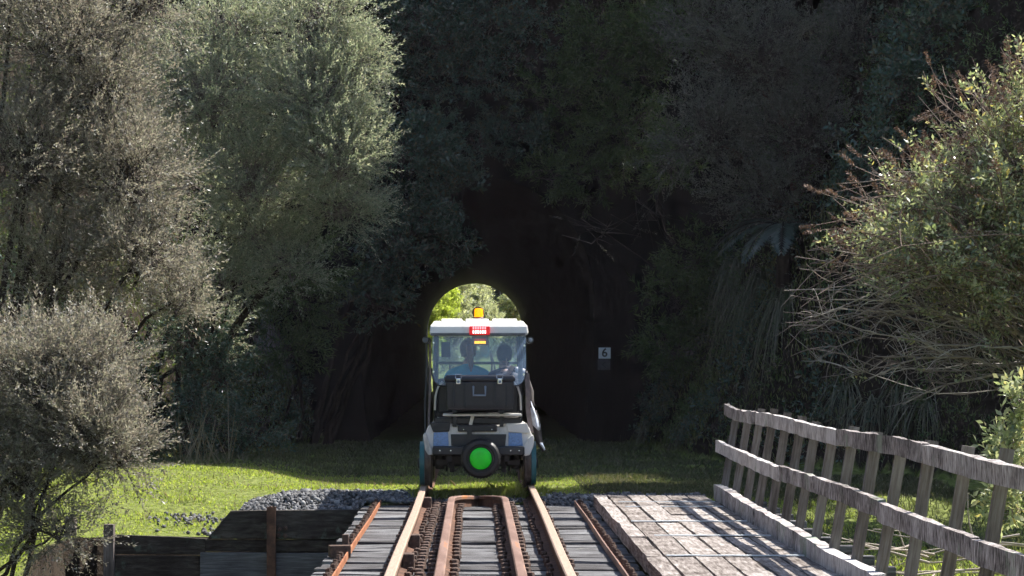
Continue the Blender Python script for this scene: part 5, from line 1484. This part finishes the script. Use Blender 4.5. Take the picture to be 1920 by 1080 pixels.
# ---------------------------------------------------------------- box on the rack
bx = thing('storage_box', 'black plastic storage box with two silver latches strapped behind the cart', 'box', (X(900.5), CY - 0.46, 0.808))
bb = build(loft(MB(), [(-0.335, 0.335, -0.19, 0.19, 0.0), (-0.345, 0.345, -0.195, 0.195, 0.05), (-0.352, 0.352, -0.2, 0.2, 0.295)]), 'box_body', C_['boxblack'], bx, bevel=0.012)
build(loft(MB(), [(-0.365, 0.365, -0.21, 0.21, 0.297), (-0.368, 0.368, -0.212, 0.212, 0.335), (-0.35, 0.35, -0.195, 0.195, 0.362)]), 'box_lid', C_['boxblack'], bx, bevel=0.012)
for x in (-0.27, -0.155, 0.155, 0.27):
    build(MB().box((x, -0.2, 0.16), (0.022, 0.018, 0.25), (-0.02, 0, 0)), 'rib', C_['boxblack'], bb, bevel=0.005)
for px in (860.5, 937.5):
    lt_ = build(MB().box((X(px) - X(900.5), -0.222, 0.300), (0.052, 0.022, 0.062)), 'latch', C_['chrome'], bx, bevel=0.008)
    build(MB().box((X(px) - X(900.5), -0.236, 0.296), (0.028, 0.010, 0.03)), 'latch_tongue', C_['greyp'], lt_, bevel=0.004)
    mb = MB(); x0 = X(px) - X(900.5)
    mb.tube([(x0 - 0.03, -0.222, 0.33), (x0 - 0.03, -0.215, 0.372), (x0 + 0.03, -0.215, 0.372), (x0 + 0.03, -0.222, 0.33)], 0.003, 6); build(mb, 'latch_wire', C_['chrome'], lt_)
mb = MB(); hx = X(899.5) - X(900.5)
mb.tube([(hx - 0.062, -0.205, 0.245), (hx - 0.062, -0.225, 0.235), (hx - 0.062, -0.23, 0.155), (hx + 0.062, -0.23, 0.155), (hx + 0.062, -0.225, 0.235), (hx + 0.062, -0.205, 0.245)], 0.011, 8); build(mb, 'handle', C_['greyp'], bx, smooth=True)

# ---------------------------------------------------------------- coat hanging at the side
jk = thing('hanging_coat', 'grey and brown coat hanging loosely from the side of the cart', 'coat', (X(995), CY - 0.2, Z(700)))
C_['coat_pale'] = m_plain('pale_grey_lining', (0.62, 0.66, 0.74), rough=0.7, var=0.25, scale=18, bump=0.4)
C_['coat_dark'] = m_plain('brown_grey_coat', (0.07, 0.058, 0.055), rough=0.8, var=0.3, scale=16, bump=0.4)
def cloth(rows, name, mat, y0):
    """rows: (left px, right px, py): a folded sheet hanging"""
    rng = np.random.default_rng(7)
    ns = 6; vs = []
    for i, (a, b, py) in enumerate(rows):
        for k in range(ns):
            t = k / (ns - 1)
            vs.append((X(a + (b - a) * t) - X(995), y0 + 0.05 * math.sin(t * 6 + i * 0.6) + t * 0.1, Z(py) - Z(700)))
    n = len(rows)
    fs = [(i * ns + k, i * ns + k + 1, (i + 1) * ns + k + 1, (i + 1) * ns + k) for i in range(n - 1) for k in range(ns - 1)]
    mb = MB(); mb.add(vs, fs); o = build(mb, name, mat, jk, smooth='all')
    so_ = o.modifiers.new('thick', 'SOLIDIFY'); so_.thickness = 0.012
    return o
cloth([(987, 990, 705), (988, 995, 718), (989, 1001, 735), (992, 1001, 750), (995, 1004, 765)], 'collar', C_['coat_dark'], -0.02)
cloth([(992, 998, 752), (994, 1005, 770), (997, 1012, 785), (1000, 1016, 798), (1010, 1016, 808)], 'pale_lining', C_['coat_pale'], -0.06)
cloth([(997, 1006, 770), (1000, 1014, 795), (1003, 1016, 812), (1008, 1018, 828), (1017, 1021, 843), (1021, 1023, 848)], 'coat_tail', C_['coat_dark'], 0.0)
cloth([(1013, 1017, 832), (1016, 1020, 838), (1020, 1023, 846)], 'cuff', C_['coat_pale'], -0.03)

# ---------------------------------------------------------------- the two riders
skin = m_plain('skin', (0.52, 0.33, 0.25), rough=0.5, var=0.06)
hair_br = m_plain('brown_hair', (0.11, 0.055, 0.035), rough=0.45, var=0.35, scale=30, bump=0.4)
hair_dk = m_plain('dark_hair', (0.012, 0.010, 0.012), rough=0.45, var=0.3, scale=30, bump=0.4)
teal_j = m_plain('teal_blue_jacket', (0.015, 0.40, 0.60), rough=0.7, var=0.2, scale=9, bump=0.3)
dark_j = m_plain('dark_grey_jacket', (0.045, 0.042, 0.055), rough=0.75, var=0.25, scale=9, bump=0.3)
pale_s = m_plain('pale_sleeve', (0.62, 0.58, 0.62), rough=0.7, var=0.15, scale=14, bump=0.3)
jeans = m_plain('dark_trousers', (0.02, 0.024, 0.04), rough=0.8, var=0.2)


def person(label, cx, top, mats, arms, hair, pony, seed):
    """seated figure facing +y; mats: torso, sleeve of the hand shown, trousers"""
    y = 0.52
    t0 = thing('person', label, 'person', (cx, CY + y, 0.67))
    s = (top - 0.67) / 0.875
    nodes = [((0, 0, 0.09), (0.155, 0.115)), ((0, -0.01, 0.24), (0.145, 0.11)), ((0, -0.03, 0.40), (0.165, 0.115)), ((0, -0.02, 0.52), (0.14, 0.10)), ((0, 0, 0.60), (0.058, 0.058)), ((0, 0.015, 0.68), (0.06, 0.06))]
    edges = [(0, 1), (1, 2), (2, 3), (3, 4), (4, 5)]
    for sx in (-1, 1):
        b = len(nodes)
        nodes += [((sx * 0.10, 0.10, 0.08), (0.09, 0.085)), ((sx * 0.13, 0.44, 0.10), (0.062, 0.062)), ((sx * 0.13, 0.50, -0.12), (0.055, 0.055)), ((sx * 0.13, 0.50, -0.27), (0.042, 0.042)), ((sx * 0.13, 0.62, -0.30), (0.035, 0.03))]
        edges += [(0, b), (b, b + 1), (b + 1, b + 2), (b + 2, b + 3), (b + 3, b + 4)]
        b = len(nodes)
        sh, el, wr, pl = arms[sx]
        nodes += [(sh, (0.068, 0.068)), (el, (0.05, 0.05)), (wr, (0.034, 0.034)), (pl, (0.038, 0.022))]
        edges += [(3, b), (b, b + 1), (b + 1, b + 2), (b + 2, b + 3)]
    me = bpy.data.meshes.new('skeleton')
    me.from_pydata([tuple(c * s for c in p) for p, r in nodes], edges, [])
    ob = bpy.data.objects.new('skeleton', me); COL.objects.link(ob)
    m1 = ob.modifiers.new('skin', 'SKIN'); m1.use_smooth_shade = True
    for i, (p, r) in enumerate(nodes):
        me.skin_vertices[0].data[i].radius = (r[0] * s, r[1] * s)
    me.skin_vertices[0].data[0].use_root = True
    m2 = ob.modifiers.new('sub', 'SUBSURF'); m2.levels = 2; m2.render_levels = 2
    dg = bpy.context.evaluated_depsgraph_get()
    ev = bpy.data.meshes.new_from_object(ob.evaluated_get(dg))
    bpy.data.objects.remove(ob)
    import bmesh
    bm = bmesh.new(); bm.from_mesh(ev)
    # head: egg with brow, nose, chin and ears
    hc = Vector((0, 0.03, 0.765)) * s
    r = bmesh.ops.create_uvsphere(bm, u_segments=20, v_segments=14, radius=1.0)
    for v in r['verts']:
        q = v.co.copy()
        w = 1 - 0.18 * max(0, -q.z)
        f = 0.0
        if q.y > 0.6 and abs(q.x) < 0.25 and -0.35 < q.z < 0.1: f = 0.14
        if q.y > 0.6 and 0.05 < q.z < 0.3 and abs(q.x) > 0.2: f = -0.05
        if abs(q.x) > 0.93 and abs(q.z) < 0.3: q.x *= 1.14
        v.co = hc + Vector((q.x * 0.076 * w, (q.y + f) * 0.094, q.z * 0.112)) * s
    # hands: five bent fingers each
    for sx in (-1, 1):
        sh, el, wr, pl = [Vector(a) for a in arms[sx]]
        d = (pl - wr).normalized(); sd = d.cross(Vector((0, 0, 1)))
        if sd.length < 0.2: sd = Vector((1, 0, 0))
        sd.normalize(); up = sd.cross(d)
        for k in range(5):
            fd = d if k else (d + sd * 1.1).normalized()
            o = pl + sd * ((k - 2.5) * -0.017 if k else 0.03) + d * (0.02 if k else -0.02)
            L = (0.055, 0.068, 0.075, 0.07, 0.055)[k]
            bendv = -up * 0.5
            if len(arms) > 2 and sx == arms[2] and k == 1:
                fd = Vector((0, 0, 1)); bendv = Vector((0, 0, 0.5))
            pth = [o, o + fd * L * 0.5, o + fd * L * 0.8 + bendv * L * 0.4, o + fd * L * 0.9 + bendv * L * 0.9]
            tb = MB().tube([p * s for p in pth], [0.0095 * s, 0.009 * s, 0.0085 * s, 0.006 * s], 6)
            vs = [bm.verts.new(p) for p in tb.v]
            for q in tb.f: bm.faces.new([vs[i] for i in q])
    bm.to_mesh(ev); bm.free()
    mi = []
    for p in ev.polygons:
        c = p.center / s
        if c.z > 0.615: m = 0
        elif c.z < 0.15 and (c.y > 0.16 or c.z < 0.02): m = 2
        else: m = 1
        for sx in (-1, 1):
            el, wr, pl = [Vector(a) for a in arms[sx][1:]]
            if (c - pl).length < 0.13 and (c - pl).dot(pl - wr) > -0.004: m = 0
            elif len(arms) > 2 and sx == arms[2] and (c - (el + wr) / 2).length < (el - wr).length * 0.62 and c.x * sx > 0.12: m = 3
        mi.append(m)
    ev.materials.clear()
    o = link('body', ev, [skin] + mats, t0, smooth='all')
    ev.polygons.foreach_set('material_index', mi)
    ev.update()
    # hair as a cap over the skull, with or without a tail
    bmh = bmesh.new(); r = bmesh.ops.create_uvsphere(bmh, u_segments=20, v_segments=14, radius=1.0)
    dele = []
    for v in bmh.verts:
        q = v.co.copy()
        if (q.y > 0.35 and q.z < 0.45) or q.z < -0.72: dele.append(v)
        n_ = 1 + 0.04 * math.sin(q.x * 13 + q.z * 7)
        v.co = hc + Vector((q.x * 0.092 * n_, q.y * 0.108 * n_ - 0.004, q.z * 0.124 * n_ + 0.004)) * s
    bmesh.ops.delete(bmh, geom=dele, context='VERTS')
    mh = bpy.data.meshes.new('hair'); bmh.to_mesh(mh); bmh.free()
    hr = link('hair', mh, hair, t0, smooth='all')
    sl = hr.modifiers.new('thick', 'SOLIDIFY'); sl.thickness = 0.012
    if pony:
        tb = MB().tube([(hc.x, hc.y - 0.09 * s, hc.z + 0.05 * s), (hc.x + 0.012, hc.y - 0.135 * s, hc.z + 0.03 * s), (hc.x + 0.022, hc.y - 0.15 * s, hc.z - 0.06 * s), (hc.x + 0.03, hc.y - 0.15 * s, hc.z - 0.16 * s), (hc.x + 0.032, hc.y - 0.145 * s, hc.z - 0.235 * s)], [0.02, 0.036, 0.038, 0.03, 0.008], 10)
        tb.build('ponytail', m_plain('light_brown_ponytail', (0.20, 0.105, 0.07), rough=0.4, var=0.3, scale=30, bump=0.4), hr, smooth='all')
        MB().lathe([(-0.012, 0.024), (0.012, 0.024)], (hc.x + 0.006, hc.y - 0.11 * s, hc.z + 0.045 * s), 'y', 10).build('hair_tie', C_['black'], hr)
    return t0


lap = {-1: ((-0.20, -0.01, 0.50), (-0.25, 0.10, 0.26), (-0.17, 0.32, 0.20), (-0.13, 0.41, 0.18)), 1: ((0.20, -0.01, 0.50), (0.25, 0.10, 0.26), (0.17, 0.32, 0.20), (0.13, 0.41, 0.18))}
person('person in teal jacket with brown ponytail seated in the cart', -0.105, 1.545, [teal_j, jeans, teal_j], lap, hair_br, True, 1)
dr = {-1: lap[-1], 1: ((0.20, -0.01, 0.48), (0.225, -0.10, 0.60), (0.10, -0.19, 0.615), (0.03, -0.20, 0.625)), 2: 1}
dr[1] = ((0.19, -0.02, 0.48), (0.235, -0.13, 0.56), (0.105, -0.175, 0.60), (0.045, -0.185, 0.62))
person('dark haired person with a pale raised sleeve seated in the cart', 0.285, 1.487, [dark_j, jeans, pale_s], dr, hair_dk, False, 2)
